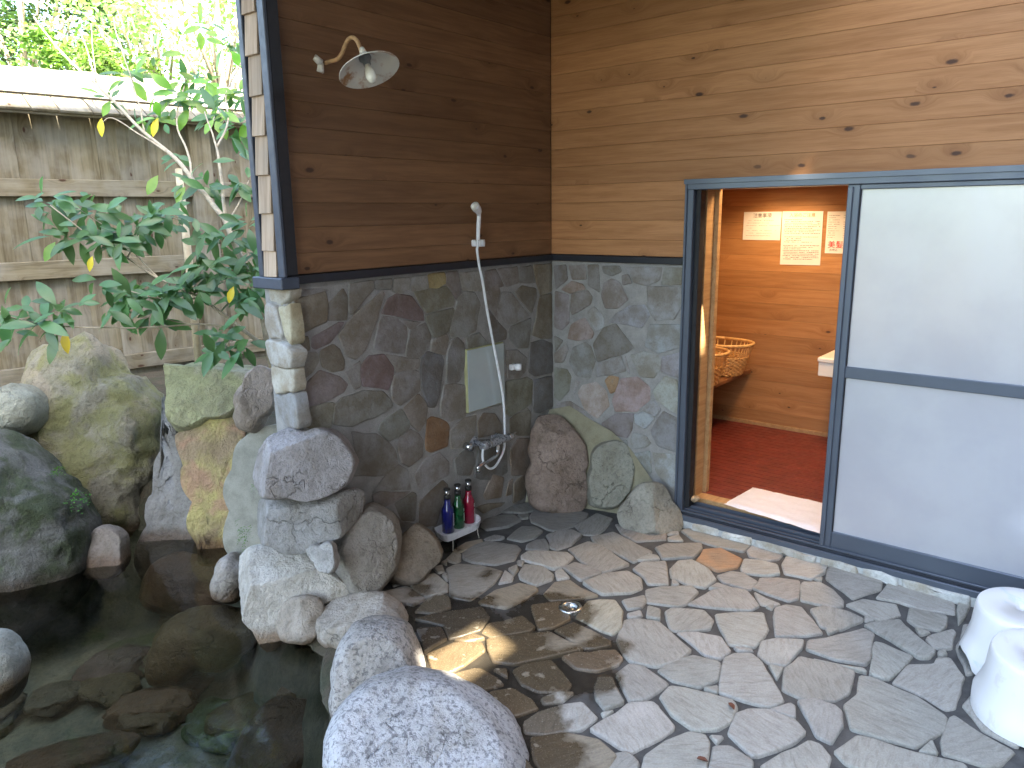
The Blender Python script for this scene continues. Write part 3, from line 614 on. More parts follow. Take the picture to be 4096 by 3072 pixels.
door_wall = empty('door_wall', (0, -1.6, 0), 'knotty honey coloured plank wall with grey stone cladding beside the sliding door', 'wall')
DJ, DTOP, YEND = -.868, 1.846, -5.2      # door jamb, head and far end of the wall
box('mortar_backing', (.0015, DJ, -.3), (.12, .06, STRIP), M_WMORT, door_wall, .002)
box('wall_core', (.03, DJ, STRIP), (.10, .10, TOPZ), M_BLACK, door_wall, .001)
box('wall_core', (.03, YEND, DTOP), (.10, DJ, TOPZ), M_BLACK, door_wall, .001)
GB = (.31, .31, .30); PK = (.36, .305, .285); BL = (.32, .335, .35)
for c, col in [([(300,160),(365,155),(370,230),(310,285)], GA), ([(306,300),(380,322),(380,470),(340,508),(302,490)], (.25,.235,.23)), ([(380,158),(470,152),(475,230),(400,230)], GA), ([(340,287),(400,244),(458,262),(468,288),(390,308)], (.26,.21,.19)),
 ([(392,400),(397,315),(480,295),(508,330),(498,368),(402,426)], GA), ([(485,155),(545,155),(550,300),(490,262)], GA), ([(570,160),(660,160),(668,190),(620,208),(577,195)], GA), ([(562,320),(572,252),(620,230),(658,252),(706,340),(650,388),(582,388)], GA),
 ([(682,260),(677,212),(708,208),(728,250)], (.2,.19,.19)), ([(695,165),(895,168),(876,238),(820,262),(745,250)], GB), ([(912,172),(1006,172),(1002,258),(895,258)], (.28,.27,.24)), ([(815,272),(1000,278),(1000,380),(960,448),(862,458),(824,380)], (.27,.265,.26)),
 ([(374,560),(394,484),(468,448),(516,530),(506,556),(430,568)], PK), ([(484,420),(520,384),(568,440),(576,488),(532,516)], BL), ([(604,470),(652,414),(720,384),(798,374),(826,430),(778,498),(702,478)], BL), ([(518,590),(572,503),(640,480),(736,608),(700,636),(542,684)], GA),
 ([(804,600),(832,484),(990,484),(998,606),(880,636)], BL), ([(384,690),(404,612),(470,584),(498,602),(526,680),(496,776),(422,768)], GB), ([(306,722),(368,732),(391,770),(378,848),(330,902),(302,880)], (.26,.26,.21)), ([(302,545),(346,572),(310,625)], GA), ([(306,642),(368,594),(376,620),(350,686),(306,688)], GA),
 ([(434,860),(452,823),(530,804),(586,850),(600,928),(540,996),(472,958)], PK), ([(584,790),(612,768),(656,776),(638,846),(612,860)], (.42,.27,.16)), ([(624,900),(672,784),(760,774),(826,830),(826,898),(758,956),(642,962)], (.33,.27,.255)), ([(724,652),(800,634),(868,653),(885,718),(848,774),(782,766)], GB),
 ([(534,768),(544,702),(666,654),(694,738),(620,756)], GB), ([(692,654),(716,738),(710,752)], GB), ([(854,850),(912,770),(978,793),(986,974),(932,946),(864,890)], (.33,.33,.30)), ([(900,664),(998,634),(998,776),(892,738)], BL), ([(312,922),(390,908),(478,963),(545,1050),(510,1070),(372,1008)], GB),
 ([(564,1030),(642,978),(736,974),(726,1060),(700,1105),(602,1086)], (.27,.245,.24)), ([(744,982),(828,954),(856,1000),(800,1055),(753,1028)], BL), ([(774,948),(850,904),(885,950),(860,985)], BL), ([(834,1070),(902,964),(978,1003),(978,1186),(872,1146)], (.31,.31,.31)), ([(724,1130),(742,1084),(808,1103),(830,1140),(800,1156),(742,1166)], GB),
 ([(749,1200),(828,1184),(836,1297),(782,1306)], BL), ([(844,1194),(968,1204),(968,1405),(902,1347),(863,1288)], BL), ([(403,858),(422,794),(438,803),(412,857)], GB), ([(300,1000),(420,1060),(520,1100),(480,1200),(320,1190)], GB), ([(620,1130),(700,1125),(720,1250),(640,1330)], GB)]: ws(B1, c, col, door_wall, 'B')

# ---- end of the shower wall: rough quoin stones, facing the pool
T0, T1 = -.03, .19
Q3 = crop(0, 1360, .7233); Q2 = crop(1040, 1040, .5787)
for cr_, pts, col, hh in [(Q2, [(30,200),(178,205),(172,270),(122,318),(38,285)], (.44,.42,.36), .016), (Q2, [(22,335),(40,295),(106,322),(128,420),(148,500),(140,548),(48,540),(22,450)], (.42,.415,.40), .028),
 (Q2, [(112,330),(182,305),(206,450),(216,560),(202,585),(162,520),(134,400)], (.45,.41,.29), .024), (Q2, [(32,570),(52,552),(198,592),(252,640),(238,718),(226,748),(72,728),(38,650)], (.43,.42,.39), .036),
 (Q2, [(58,738),(222,755),(228,915),(110,924),(78,850)], (.45,.43,.37), .03), (Q2, [(92,936),(232,930),(268,1130),(258,1168),(160,1164),(108,1040)], (.28,.285,.29), .026)]:
    P = [onx(cr_(*p), XE) for p in pts]; P = [(-p.y, p.z) for p in P]
    stone_piece('stone', P, lambda u, v, w_: Vector((XE+.03-w_, -u, v)), hh, shower_wall, M_WSTONE, col, step=.03, jit=.004, bev=.007, rough=.008, depth=.06, grow=.004)
box('quoin_mortar', (XE+.022, T0+.045, -.3), (XE+.08, T1-.02, STRIP-.02), M_WMORT, shower_wall, .01)

# ---- dark rails between stone and planks, end trim and shingles
box('dado_rail', (XE-.005, -.026, STRIP-.018), (-.022, .05, STRIP+.018), M_RAIL, shower_wall, .003)
box('dado_rail', (-.026, DJ-.001, STRIP-.018), (.05, .0, STRIP+.018), M_RAIL, door_wall, .003)
box('end_ledge', (XE-.028, T0-.012, STRIP-.035), (XE+.06, T1-.02, STRIP+.012), M_BLUEBLACK, shower_wall, .004)
box('corner_trim', (XE-.006, -.034, STRIP+.013), (XE+.010, .010, TOPZ), M_BLUEBLACK, shower_wall, .003)
box('trim_shade_face', (XE+.0105, -.030, STRIP+.019), (XE+.064, .03, TOPZ), M_BLACK, shower_wall, .003)  # front face of the corner trim; black stands in for its shade
box('corner_trim', (XE-.006, .118, STRIP+.013), (XE+.055, .150, TOPZ), M_BLUEBLACK, shower_wall, .003)
box('end_board', (XE+.012, .008, STRIP+.013), (XE+.05, .118, TOPZ), M_BLACK, shower_wall, .001)
zb = STRIP+.016; n = 0
for i, hgt in enumerate([.105]+[.15]*10):
    if zb+hgt > TOPZ+.1: break
    g = random.Random(80+i); me = bm_mesh('shingle', box_bm((-(hgt+.03)/2, -.044+g.uniform(-.002, .002), -.005), ((hgt+.03)/2, .044+g.uniform(-.002, .002), .005), .0015), M_SHINGLE)
    # local X runs up the shingle; the butt leans out toward the pool
    rotm = Matrix(((.085, 0, -1), (0, 1, 0), (1, 0, .085))).normalized()
    link('shingle', me, shower_wall, loc=(XE-.004+(.006 if i else .004), .063+g.uniform(-.003, .003), zb+hgt/2+.012), rot=rotm @ Matrix.Rotation(g.uniform(-.02, .02), 3, 'Z')); zb += hgt

# ---- plank courses
def plank(name, x0, x1, z0, z1, par, mat, axis, at, th=.018, g=rng):
    L = x1-x0; me = bm_mesh(name, box_bm((-L/2, -th/2, -(z1-z0)/2+.0004), (L/2, th/2, (z1-z0)/2-.0004), .0011), mat)
    off = g.uniform(-.0006, .0006)
    if axis == 'x': return link(name, me, par, loc=((x0+x1)/2, at+th/2+off, (z0+z1)/2))
    return link(name, me, par, loc=(at+th/2+off, (x0+x1)/2, (z0+z1)/2), rot=(0, 0, math.pi/2))
z = STRIP+.020; zs = []
edges = [z, 1.553, 1.657, 1.757, 1.855]
while edges[-1] < TOPZ-.05: edges.append(edges[-1]+.1)
for a, b in zip(edges, edges[1:]):
    plank('plank', XE+.065, -.012, a, min(b, TOPZ), shower_wall, M_PLANKSHADE, 'x', -.004)
    if b <= DTOP+.02: plank('plank', DJ+.012, .0, a, b, door_wall, M_PLANK, 'y', -.004)
    else: plank('plank', YEND, .0, max(a, DTOP+.005), min(b, TOPZ), door_wall, M_PLANK, 'y', -.004)

# ---- roof over the washing place
roof = empty('bathhouse_roof', (-.9, -1.4, TOPZ), 'dark boarded eave over the shower wall and changing room roof', 'roof')
RX0, RX1, RY0, RY1 = -4.6, 1.9, -1.6, .30
def back(P, yy): t = (P.y-yy)/TRAVEL.y; return Vector((P.x-TRAVEL.x*t, yy, P.z-TRAVEL.z*t))
JB = Vector((.13, -.885, 1.14))
y = RY0
while y < RY1:
    box('soffit_board', (RX0, y, TOPZ), (RX1, min(y+.148, RY1), TOPZ+.02), M_BLACK, roof, .002); y += .15
box('roof_deck', (RX0-.05, RY0-.05, TOPZ+.021), (RX1, RY1+.05, TOPZ+.10), M_BLACK, roof, .004)
box('roof_deck', (.0, YEND, TOPZ+.001), (RX1, RY0-.051, TOPZ+.10), M_BLACK, roof, .004)
box('fascia', (RX0-.08, RY0-.05, TOPZ-.05), (RX0-.051, RY1+.05, TOPZ+.12), M_BLUEBLACK, roof, .004)

# ---- added unseen sun blocker shading the pool; two holes shape the sun patches
blk = empty('sun_blocker', (-2.5, -6.6, 0), 'added tall dark sun blocker behind the camera with two holes for sun patches', 'blocker')
M_BLOCKER = simple('blocker_dark', (.13, .105, .085), .8, 0, .15, 3, .2)
BY = -5.6
fence_top = back(Vector((-1.6, 3.2, 2.33)), BY).z
h1 = back(Vector((-1.73, -.86, 0)), BY); h2 = back(JB, BY)
holes = sorted([(h1.x-.22, h1.x+.20, h1.z-.11, h1.z+.21), (h2.x-.03, h2.x+.03, h2.z-.21, h2.z+.12)])
bx = [-9.5]; 
for a, b, c_, d_ in holes:
    box('blocker_panel', (bx[-1], BY-.04, -.3), (a, BY, fence_top), M_BLOCKER, blk, .0); 
    box('blocker_panel', (a, BY-.04, -.3), (b, BY, c_), M_BLOCKER, blk, .0); box('blocker_panel', (a, BY-.04, d_), (b, BY, fence_top), M_BLOCKER, blk, .0); bx.append(b)
box('blocker_panel', (bx[-1], BY-.04, -.3), (1.5, BY, fence_top), M_BLOCKER, blk, .0)
box('blocker_edge', (-9.7, BY-1.2, fence_top+.001), (1.7, BY-.05, fence_top+.15), M_BLUEBLACK, blk, .02)

# ================================================================== BOULDERS
ICO = None
def ico(sub):
    b = bmesh.new(); bmesh.ops.create_icosphere(b, subdivisions=sub, radius=1)
    vs = [v.co.copy() for v in b.verts]; fs = [tuple(v.index for v in f.verts) for f in b.faces]; b.free(); return vs, fs
ICO4 = ico(5); ICO3 = ico(4)
def boulder(name, label, outline, D, T, color, mat, facets=(), seed=0, amp=.05, sharp=.80, cat='rock', group=None, small=False, cr=V, freq=1.0):
    """a boulder whose height and width come from its outline, standing D metres away, 2*T metres thick"""
    pts = [atd(cr(*q), D) for q in outline]
    n = len(pts); c = Vector((0, 0, 0)); A = 0
    uv = [((p-CAM).dot(RT), (p-CAM).dot(UP)) for p in pts]
    for i in range(n):
        a, b = uv[i-1], uv[i]; k = a[0]*b[1]-b[0]*a[1]; A += k; c += Vector(((a[0]+b[0])*k, (a[1]+b[1])*k, 0))
    c /= 3*A; C0 = CAM + RT*c.x + UP*c.y + FW*D
    rel = sorted([(math.atan2(v-c.y, u-c.x), math.hypot(u-c.x, v-c.y)) for u, v in uv])
    rel = [(rel[-1][0]-2*math.pi, rel[-1][1])]+rel+[(rel[0][0]+2*math.pi, rel[0][1])]
    def rad(t):
        for i in range(len(rel)-1):
            if rel[i][0] <= t <= rel[i+1][0]:
                f = (t-rel[i][0])/max(1e-6, rel[i+1][0]-rel[i][0]); f = .5*f+.5*f*f*(3-2*f); return rel[i][1]*(1-f)+rel[i+1][1]*f
        return rel[0][1]
    vs, fs = ICO3 if small else ICO4; Rm = math.sqrt(abs(A)/2/math.pi)
    E1, E2, E3 = RT, UP, -FW; out = []
    g = random.Random(seed*13+5); so = Vector((seed*7.3, seed*3.1, seed*1.7))
    for d in vs:
        rho = math.hypot(d.x, d.y); t = math.atan2(d.y, d.x); k = rad(t)*(rho**sharp); dep = T*math.copysign(abs(d.z)**sharp, d.z)
        p = Vector((k*math.cos(t), k*math.sin(t), dep))
        for (nx_, ny_, nz_, h) in facets:
            nn = Vector((nx_, ny_, nz_)).normalized(); e = p.dot(nn)-h*Rm
            if e > 0: p -= nn*e*.97
        q = p/Rm*1.5*freq+so
        dn = Vector((p.x/ max(Rm, .01), p.y/max(Rm, .01), p.z/max(T, .01))); dn.normalize()
        am = amp*Rm*(.8*noise.noise(q)+.45*noise.noise(q*2.3)+.3*noise.noise(q*5.1)+.20*noise.noise(q*11)+.12*noise.noise(q*23))
        am += -.35*amp*Rm*max(0, noise.noise(q*1.7+Vector((9, 0, 0))))**.5*.6
        p += dn*am
        out.append(E1*p.x+E2*p.y+E3*p.z)
    o = link(name, mesh(name, out, fs, mat), None, loc=C0, color=color)
    return tag(o, label, cat, group)
G1 = (.30, .29, .28)
boulder('boulder', 'tall mossy olive boulder with a rounded peak against the wooden fence', [(40,1000),(60,830),(95,770),(150,738),(200,733),(235,755),(258,800),(320,850),(345,900),(357,960),(350,1050),(335,1150),(330,1260),(150,1260),(70,1200)], 4.72, .40, (.30,.275,.20), M_MOSS, [(.2,.2,1,.62)], 1, .13, freq=1.5)
boulder('boulder', 'lime green lichened boulder overhanging the ochre slab', [(329,800),(345,790),(400,790),(470,780),(520,778),(549,790),(545,850),(532,885),(470,908),(400,932),(382,915),(352,850)], 4.42, .24, (.34,.33,.20), M_LICHEN, [(.0,.3,1,.45),(.1,1,.2,.62),(-1,-.1,.3,.9)], 2, .07)
boulder('boulder', 'ochre and orange streaked slab standing in the water below the lichened boulder', [(383,935),(420,915),(500,880),(535,890),(535,940),(514,1000),(507,1080),(508,1180),(512,1300),(448,1300),(438,1180),(425,1080),(405,1000)], 4.36, .16, (.40,.30,.18), M_YELLOW, [(.1,.1,1,.30)], 3, .05)
boulder('boulder', 'small upright pinkish boulder propped against the wall end', [(528,832),(545,798),(566,788),(588,800),(592,850),(578,900),(550,936),(522,930),(510,905),(514,880)], 3.80, .11, (.36,.30,.245), M_ROCK, [(.5,.2,1,.6)], 4, .07)
boulder('boulder', 'smooth rounded green-grey boulder beside the mossy peak boulder', [(-30,880),(0,845),(40,828),(78,843),(96,870),(99,895),(85,925),(50,942),(0,940),(-25,925)], 4.35, .19, (.27,.275,.215), M_ROCK, [], 5, .05)
boulder('boulder', 'big dark mossy boulder leaning over the pool', [(-130,1000),(-60,935),(0,938),(50,965),(90,1020),(130,1062),(165,1095),(188,1150),(190,1195),(165,1260),(120,1330),(0,1400),(-100,1390),(-150,1200)], 4.02, .45, (.155,.155,.14), M_DARKMOSS, [(.5,-.2,1,.66)], 6, .11)
boulder('boulder', 'cracked grey slab wedged between mossy boulder and ochre slab', [(347,850),(372,900),(392,950),(412,1010),(425,1080),(438,1140),(440,1280),(390,1290),(330,1270),(328,1130),(338,1060),(360,960)], 4.45, .15, (.27,.265,.245), M_ROCK, [(.1,.1,1,.28)], 7, .06)
boulder('boulder', 'low rounded stone at the waterline under the mossy boulders', [(186,1165),(205,1142),(235,1138),(262,1155),(268,1185),(258,1240),(195,1240)], 4.12, .13, (.27,.235,.20), M_ROCK, [(.2,.2,1,.55),(-.7,.4,1,.7)], 8, .10, .7, small=True)
boulder('boulder', 'faceted purple-grey boulder on top of the pile at the wall end', [(540,1030),(548,995),(585,945),(625,922),(662,930),(690,922),(722,932),(752,965),(769,1000),(757,1035),(700,1075),(640,1072),(575,1066)], 3.27, .25, (.40,.375,.37), M_ROCK, [(-1,.15,.62,.92),(.45,.03,1,.60),(-.1,1,.65,.80)], 9, .035, .80)
boulder('boulder', 'square-cut grey block under the faceted boulder', [(541,1115),(546,1088),(590,1074),(700,1074),(765,1058),(782,1068),(780,1105),(752,1148),(700,1166),(600,1174),(548,1158)], 3.31, .24, (.35,.342,.328), M_ROCK, [(-1,.1,.55,1.02),(.10,-.06,1,.52),(.95,.05,.55,1.08),(0,1,.75,.62)], 10, .025, .72)
boulder('boulder', 'pale angular block at the foot of the pile with a pointed tip in the water', [(496,1212),(520,1192),(580,1182),(655,1192),(700,1226),(740,1250),(773,1278),(705,1300),(640,1345),(590,1400),(560,1350),(528,1290),(505,1245)], 3.38, .27, (.56,.53,.475), M_ROCK, [(-1,.25,.65,.80),(.28,-.14,1,.46),(0,1,.85,.58)], 11, .03, .76)
boulder('boulder', 'small pale wedge stone between the angular block and round boulder', [(660,1187),(690,1178),(714,1170),(726,1196),(722,1236),(700,1232),(680,1210)], 3.20, .09, (.46,.45,.43), M_ROCK, [(-.3,.3,1,.5)], 12, .05, small=True)
boulder('boulder', 'big egg-shaped boulder leaning on the shower wall', [(720,1175),(745,1130),(775,1097),(803,1087),(838,1104),(862,1150),(862,1195),(848,1245),(815,1282),(770,1285),(742,1250),(724,1215)], 3.50, .20, (.31,.285,.25), M_ROCK, [(.6,.1,1,.72)], 13, .05)
boulder('boulder', 'low brown triangular boulder between egg-shaped boulder and bottle tray', [(840,1250),(855,1200),(875,1150),(898,1132),(925,1148),(946,1172),(957,1195),(935,1225),(880,1262)], 3.66, .16, (.25,.205,.155), M_ROCK, [(.3,.5,1,.62)], 14, .05)
boulder('boulder', 'small half-hidden stone in the water beside the angular block', [(471,1235),(482,1203),(500,1193),(515,1210),(525,1265),(515,1300),(485,1300)], 3.74, .12, (.36,.33,.29), M_ROCK, [], 15, .05, small=True)
boulder('boulder', 'small knobbly stone at the water edge, stained rust brown', [(603,1335),(612,1305),(640,1290),(685,1292),(700,1315),(698,1350),(680,1380),(615,1380)], 3.28, .10, (.44,.39,.33), M_ROCK, [(-.3,.3,1,.62),(.6,.4,1,.68)], 16, .14, .8, small=True)
boulder('boulder', 'long low white-topped stone between pool and flagstones', [(686,1345),(700,1312),(735,1293),(780,1284),(838,1293),(875,1318),(884,1345),(870,1375),(800,1395),(720,1400),(690,1380)], 3.28, .14, (.46,.42,.37), M_ROCK, [(-.3,1,.4,.55)], 17, .07)
boulder('boulder', 'upright dome-shaped granite boulder on the pool edge', [(722,1470),(724,1425),(735,1385),(762,1350),(800,1339),(840,1340),(872,1354),(900,1398),(917,1448),(920,1490),(890,1535),(800,1580),(735,1560),(718,1520)], 2.86, .22, (.46,.44,.42), M_GRANITE, [(.1,.1,1,.8)], 18, .05)
boulder('boulder', 'big speckled grey granite boulder with a small hollow, at the pool corner', [(712,1590),(722,1545),(745,1515),(790,1487),(850,1468),(925,1476),(1010,1502),(1080,1545),(1128,1600),(1152,1655),(1160,1760),(1060,1860),(900,1880),(780,1830),(738,1700),(735,1640)], 2.48, .34, (.50,.505,.52), M_GRANITE, [(.1,.9,.6,.78)], 19, .04)
boulder('boulder', 'pale stone poking out of the water at the pool side', [(-60,1390),(-20,1362),(5,1368),(28,1395),(46,1440),(45,1470),(20,1520),(-60,1520)], 3.05, .13, (.33,.33,.28), M_ROCK, [], 20, .05, small=True)
boulder('boulder', 'reddish brown slab-like boulder in the corner of the two walls', [(1145,955),(1150,925),(1165,898),(1205,893),(1238,925),(1258,950),(1264,1020),(1260,1098),(1205,1110),(1150,1095),(1138,1060),(1148,1000)], 4.48, .15, (.35,.265,.215), M_ROCK, [(.45,.1,1,.40),(-.5,.2,1,.45),(.1,1,.8,.85)], 21, .06, .55)
boulder('boulder', 'oblong green-grey boulder mortared in the middle of the corner trio', [(1276,1010),(1284,968),(1305,955),(1345,952),(1364,990),(1366,1030),(1352,1072),(1320,1100),(1275,1090),(1270,1050)], 4.40, .12, (.33,.325,.265), M_ROCK, [(0,.1,1,.42)], 22, .05, .65)
boulder('boulder', 'pale pointed boulder at the foot of the door jamb', [(1333,1115),(1360,1075),(1392,1042),(1425,1043),(1450,1080),(1474,1122),(1470,1145),(1400,1152),(1340,1135)], 4.18, .14, (.36,.345,.29), M_ROCK, [(-.6,.3,1,.5),(.5,.3,1,.55)], 23, .05)
# concrete that beds the rocks
def lump(name, label, outline, D, T, color, mat, seed, amp=.03, parent=None):
    o = boulder(name, label, outline, D, T, color, mat, [(0, 0, 1, .25)], seed, amp, .7, 'mortar')
    if parent:
        del o['category']; setpar(o, parent)
        for k in ('label',):
            if k in o: del o[k]
    return o
lump('concrete_bedding', 'smooth pale concrete bedding the rocks beside the ochre slab', [(500,1195),(502,1100),(508,1010),(530,945),(560,925),(610,915),(630,1000),(620,1100),(580,1180),(540,1215)], 3.86, .20, (.4,.4,.36), M_CONC, 31, .02)
# olive mortar fillet running round the foot of the corner boulders
fb = bmesh.new()
fil = [(-.03, -.0, .52), (-.012, -.14, .56), (-.012, -.30, .50), (-.012, -.44, .45), (-.012, -.56, .38), (-.012, -.66, .27), (-.012, -.76, .16), (-.012, -.84, .04)]
base = [(-.30, -.01), (-.25, -.12), (-.20, -.24), (-.14, -.36), (-.10, -.50), (-.09, -.64), (-.09, -.76), (-.05, -.86)]
rows = []
for t in range(9):
    f = t/8; rows.append([fb.verts.new(Vector((a[0], a[1], a[2])).lerp(Vector((b[0], b[1], -.02)), f) + Vector((.03, .01, 0))*math.sin(f*math.pi)*.5 + Vector((noise.noise(Vector((i, t, 0))*.9), 0, noise.noise(Vector((i, t, 7))*.9)))*.012) for i, (a, b) in enumerate(zip(fil, base))])
for a, b in zip(rows, rows[1:]):
    for i in range(len(a)-1): fb.faces.new((a[i], a[i+1], b[i+1], b[i]))
link('mortar_fillet', bm_mesh('mortar_fillet', fb, M_OMORT, True), door_wall)
# stones lying under the water
SUB = [('broad brown submerged stone near the granite boulder', [(530,1700),(540,1560),(580,1515),(640,1520),(690,1570),(700,1680)], 2.75, .16, (.13,.105,.08)),
 ('oval submerged stone beside the dome-shaped boulder', [(660,1415),(690,1385),(725,1388),(740,1410),(720,1440),(680,1440)], 3.22, .08, (.17,.155,.115)),
 ('flat submerged stone in the pool below the oval one', [(665,1465),(690,1440),(715,1450),(712,1490),(690,1510),(668,1490)], 3.08, .07, (.17,.16,.12)),
 ('angular submerged stone beside the boulder on the pool edge', [(600,1490),(640,1480),(680,1500),(675,1530),(620,1530)], 2.98, .07, (.20,.18,.13)),
 ('wide yellowish submerged slab in the middle of the pool', [(325,1470),(335,1380),(380,1330),(450,1310),(530,1330),(560,1380),(520,1420),(430,1440),(390,1475)], 3.62, .12, (.20,.175,.105)),
 ('reddish submerged slab under the ochre slab', [(300,1290),(330,1220),(420,1200),(510,1205),(540,1270),(470,1330),(380,1330)], 3.95, .1, (.17,.12,.09)),
 ('small pale submerged stone between two darker ones', [(615,1450),(628,1430),(648,1435),(645,1460),(625,1465)], 3.15, .05, (.30,.29,.23))]
for i, (lb, ol, D, T, col) in enumerate(SUB):
    c = sum((Vector((*q, 0)) for q in ol), Vector())/len(ol)
    Pz = onz(V(c.x, c.y), -.33); Dz = (Pz-CAM).dot(FW)
    boulder('submerged_stone', lb, ol, Dz, T*1.1, tuple(k*1.7 for k in col), M_ROCK, [(.1,.9,.5,.6)], 40+i, .08, small=True, group='stones under the pool water')

g = random.Random(77); nn_ = 0
while nn_ < 30:
    x_, y_ = g.uniform(-3.3, -1.85), g.uniform(-.6, 1.5)
    if not inside((x_, y_), POOL) or min(segd((x_, y_), POOL[i-1], POOL[i]) for i in range(len(POOL))) < .12: continue
    a_, b_, c_ = g.uniform(.10, .26), g.uniform(.08, .18), g.uniform(.03, .075); rz_ = g.uniform(0, 3); vs, fs = ICO3; out = []; so = Vector((nn_*3.3, nn_*1.1, 0))
    for d in vs:
        p = Vector((a_*d.x, b_*d.y, c_*math.copysign(abs(d.z)**.6, d.z))); q = d*1.6+so; out.append(p*(1+.28*noise.noise(q)+.12*noise.noise(q*2.7)))
    o = link('pool_bed_stone', mesh('pool_bed_stone', out, fs, M_ROCK), None, loc=(x_, y_, gz(x_, y_)+.035), rot=(g.uniform(-.15, .15), g.uniform(-.15, .15), rz_), color=tuple(k*g.uniform(.7, 1.2) for k in g.choice([(.26, .225, .155), (.22, .205, .17), (.24, .185, .14), (.20, .21, .155)])))
    tag(o, 'murky flat stone lying on the pool bed under the water', 'stone', 'flat stones on the pool bed'); nn_ += 1
# hollow in the granite boulder is too small to cut: a dark chip-shaped pit is left to the rock relief
# ================================================================== SLIDING DOOR AND FRAME
FX0, FX1 = -.028, .115     # frame depth
SILLZ = .066
fr = empty('door_frame', (0, DJ, 0), 'blue-grey aluminium frame and track around the sliding door opening', 'door frame')
YR = -3.30
box('jamb', (FX0, DJ-.045, SILLZ), (FX1*.4, DJ, DTOP-.001), M_ALU, fr, .003)
box('jamb_seal', (FX0+.03, DJ-.072, SILLZ+.03), (FX1*.5, DJ-.046, DTOP-.04), M_SEAL, fr, .002)
box('jamb_lip', (FX0-.012, DJ-.014, SILLZ), (FX0-.001, DJ-.002, DTOP-.001), M_ALU, fr, .002)
box('head', (FX0-.006, YR, DTOP-.040), (FX1, DJ+.002, DTOP+.006), M_ALU, fr, .003)
box('head_lip', (FX0-.014, YR, DTOP-.012), (FX0-.007, DJ+.004, DTOP+.012), M_ALU, fr, .001)
box('sill', (FX0, YR, SILLZ-.03), (FX1, DJ+.01, SILLZ+.012), M_ALUD, fr, .003)
for i, xx in enumerate((FX0-.004, -.002, .030, .058, .090)):
    box('track_rib', (xx, YR, SILLZ+.012), (xx+.007, DJ-.045, SILLZ+.012+(.010, .012, .022, .016, .026)[i]), M_ALU, fr, .002)
box('sill_apron', (FX0-.020, YR, SILLZ-.034), (FX0-.004, DJ+.02, SILLZ-.002), M_ALU, fr, .003)
# concrete kerb below the sill with broken plaster pieces
kerb = tag(box('sill_kerb', (-.048, YR, -.05), (.10, DJ-.02, SILLZ-.03), mortar_mat('kerb_plaster', (.55, .56, .54), (.40, .41, .40)), None, .008), 'rough whitish mortar kerb under the aluminium door track', 'kerb')
g = random.Random(21); yy = DJ-.12
while yy > YR+.2:
    L = g.uniform(.12, .32); P = [(yy, -.018+g.uniform(-.01, .004)), (yy-L*.5, -.02+g.uniform(-.008, .006)), (yy-L, -.015+g.uniform(-.01, .006)), (yy-L+g.uniform(-.01, .02), .03+g.uniform(-.008, .006)), (yy-L*.45, .034+g.uniform(-.006, .004)), (yy+g.uniform(-.02, .01), .03)]
    stone_piece('plaster_piece', [(-a, b) for a, b in P], lambda u, v, w_: Vector((-.048-w_, -u, v+.004)), .012, kerb, M_WSTONE, (.62, .63, .60), .05, .003, .008, .006, .03); yy -= L+g.uniform(.006, .02)
box('threshold', (FX1, YR, .03), (.20, DJ-.05, .121), M_JAMB, fr, .003)
box('door_lining', (FX1+.001, DJ-.052, .10), (.215, DJ-.002, DTOP), M_JAMB, fr, .003)
box('door_lining', (.216, DJ-.072, .10), (.255, DJ-.012, DTOP), M_JAMB, fr, .003)
box('door_lining', (FX1+.001, YR, DTOP-.028), (.25, DJ-.053, DTOP), M_JAMB, fr, .003)

sd = empty('sliding_door', (0, -2.2, .08), 'aluminium sliding door with two frosted panes', 'door')
DX0, DX1 = -.020, .022; Y0, Y1 = -1.652, -2.72
ZB, ZT = .080, DTOP-.040
stl = box('stile', (DX0, Y0-.054, ZB), (DX1, Y0, ZT), M_ALU, sd, .003)
box('stile_flange', (DX0-.012, Y0-.026, ZB+.01), (DX0-.001, Y0-.004, ZT-.01), M_ALU, stl, .002)
box('stile', (DX0, Y1, ZB), (DX1, Y1+.054, ZT), M_ALU, sd, .003)
box('rail', (DX0+.001, Y1+.054, ZT-.022), (DX1, Y0-.054, ZT), M_ALU, sd, .003)
box('rail', (DX0+.001, Y1+.054, .934), (DX1, Y0-.054, .988), M_ALU, sd, .003)
box('rail', (DX0+.001, Y1+.054, ZB), (DX1, Y0-.054, .166), M_ALU, sd, .003)
def frost_mat():
    m = NT('frosted_pane'); p = m.pos(); g1 = m.noise(p, 210., 2, .5); sm = m.noise(p, 3., 4)
    z = m.xyz(p)[2]
    scr = m.noise(p, 40., 3, .6)
    m.set('Base Color', m.mix(m.maprange(sm, .3, .7), (.46, .46, .50), (.52, .52, .55)))
    sme = m.noise(m.n('Mapping', i_Vector=p, i_Scale=(1, 5, 1.6)).outputs[0], 1., 5, .6)
    m.set('Roughness', m.maprange(sme, .4, .7, .22, .27)); m.set('IOR', 2.7); m.set('Specular IOR Level', .5)
    m.set('Transmission Weight', .10)
    m.bump(g1, .0, .001); return m.m
M_FROST = frost_mat()
pn1 = box('pane', (-.004, Y1+.05, .984), (.004, Y0-.050, ZT-.018), M_FROST, sd, .001)
pn2 = box('pane', (-.004, Y1+.05, .162), (.004, Y0-.050, .938), M_FROST, sd, .001)
for (za, zb2, pn) in ((.988, ZT-.022, pn1), (.166, .934, pn2)):
    box('glazing_bead', (DX0+.004, Y0-.058, za), (DX0+.012, Y0-.0545, zb2), M_SEAL, pn, .001)

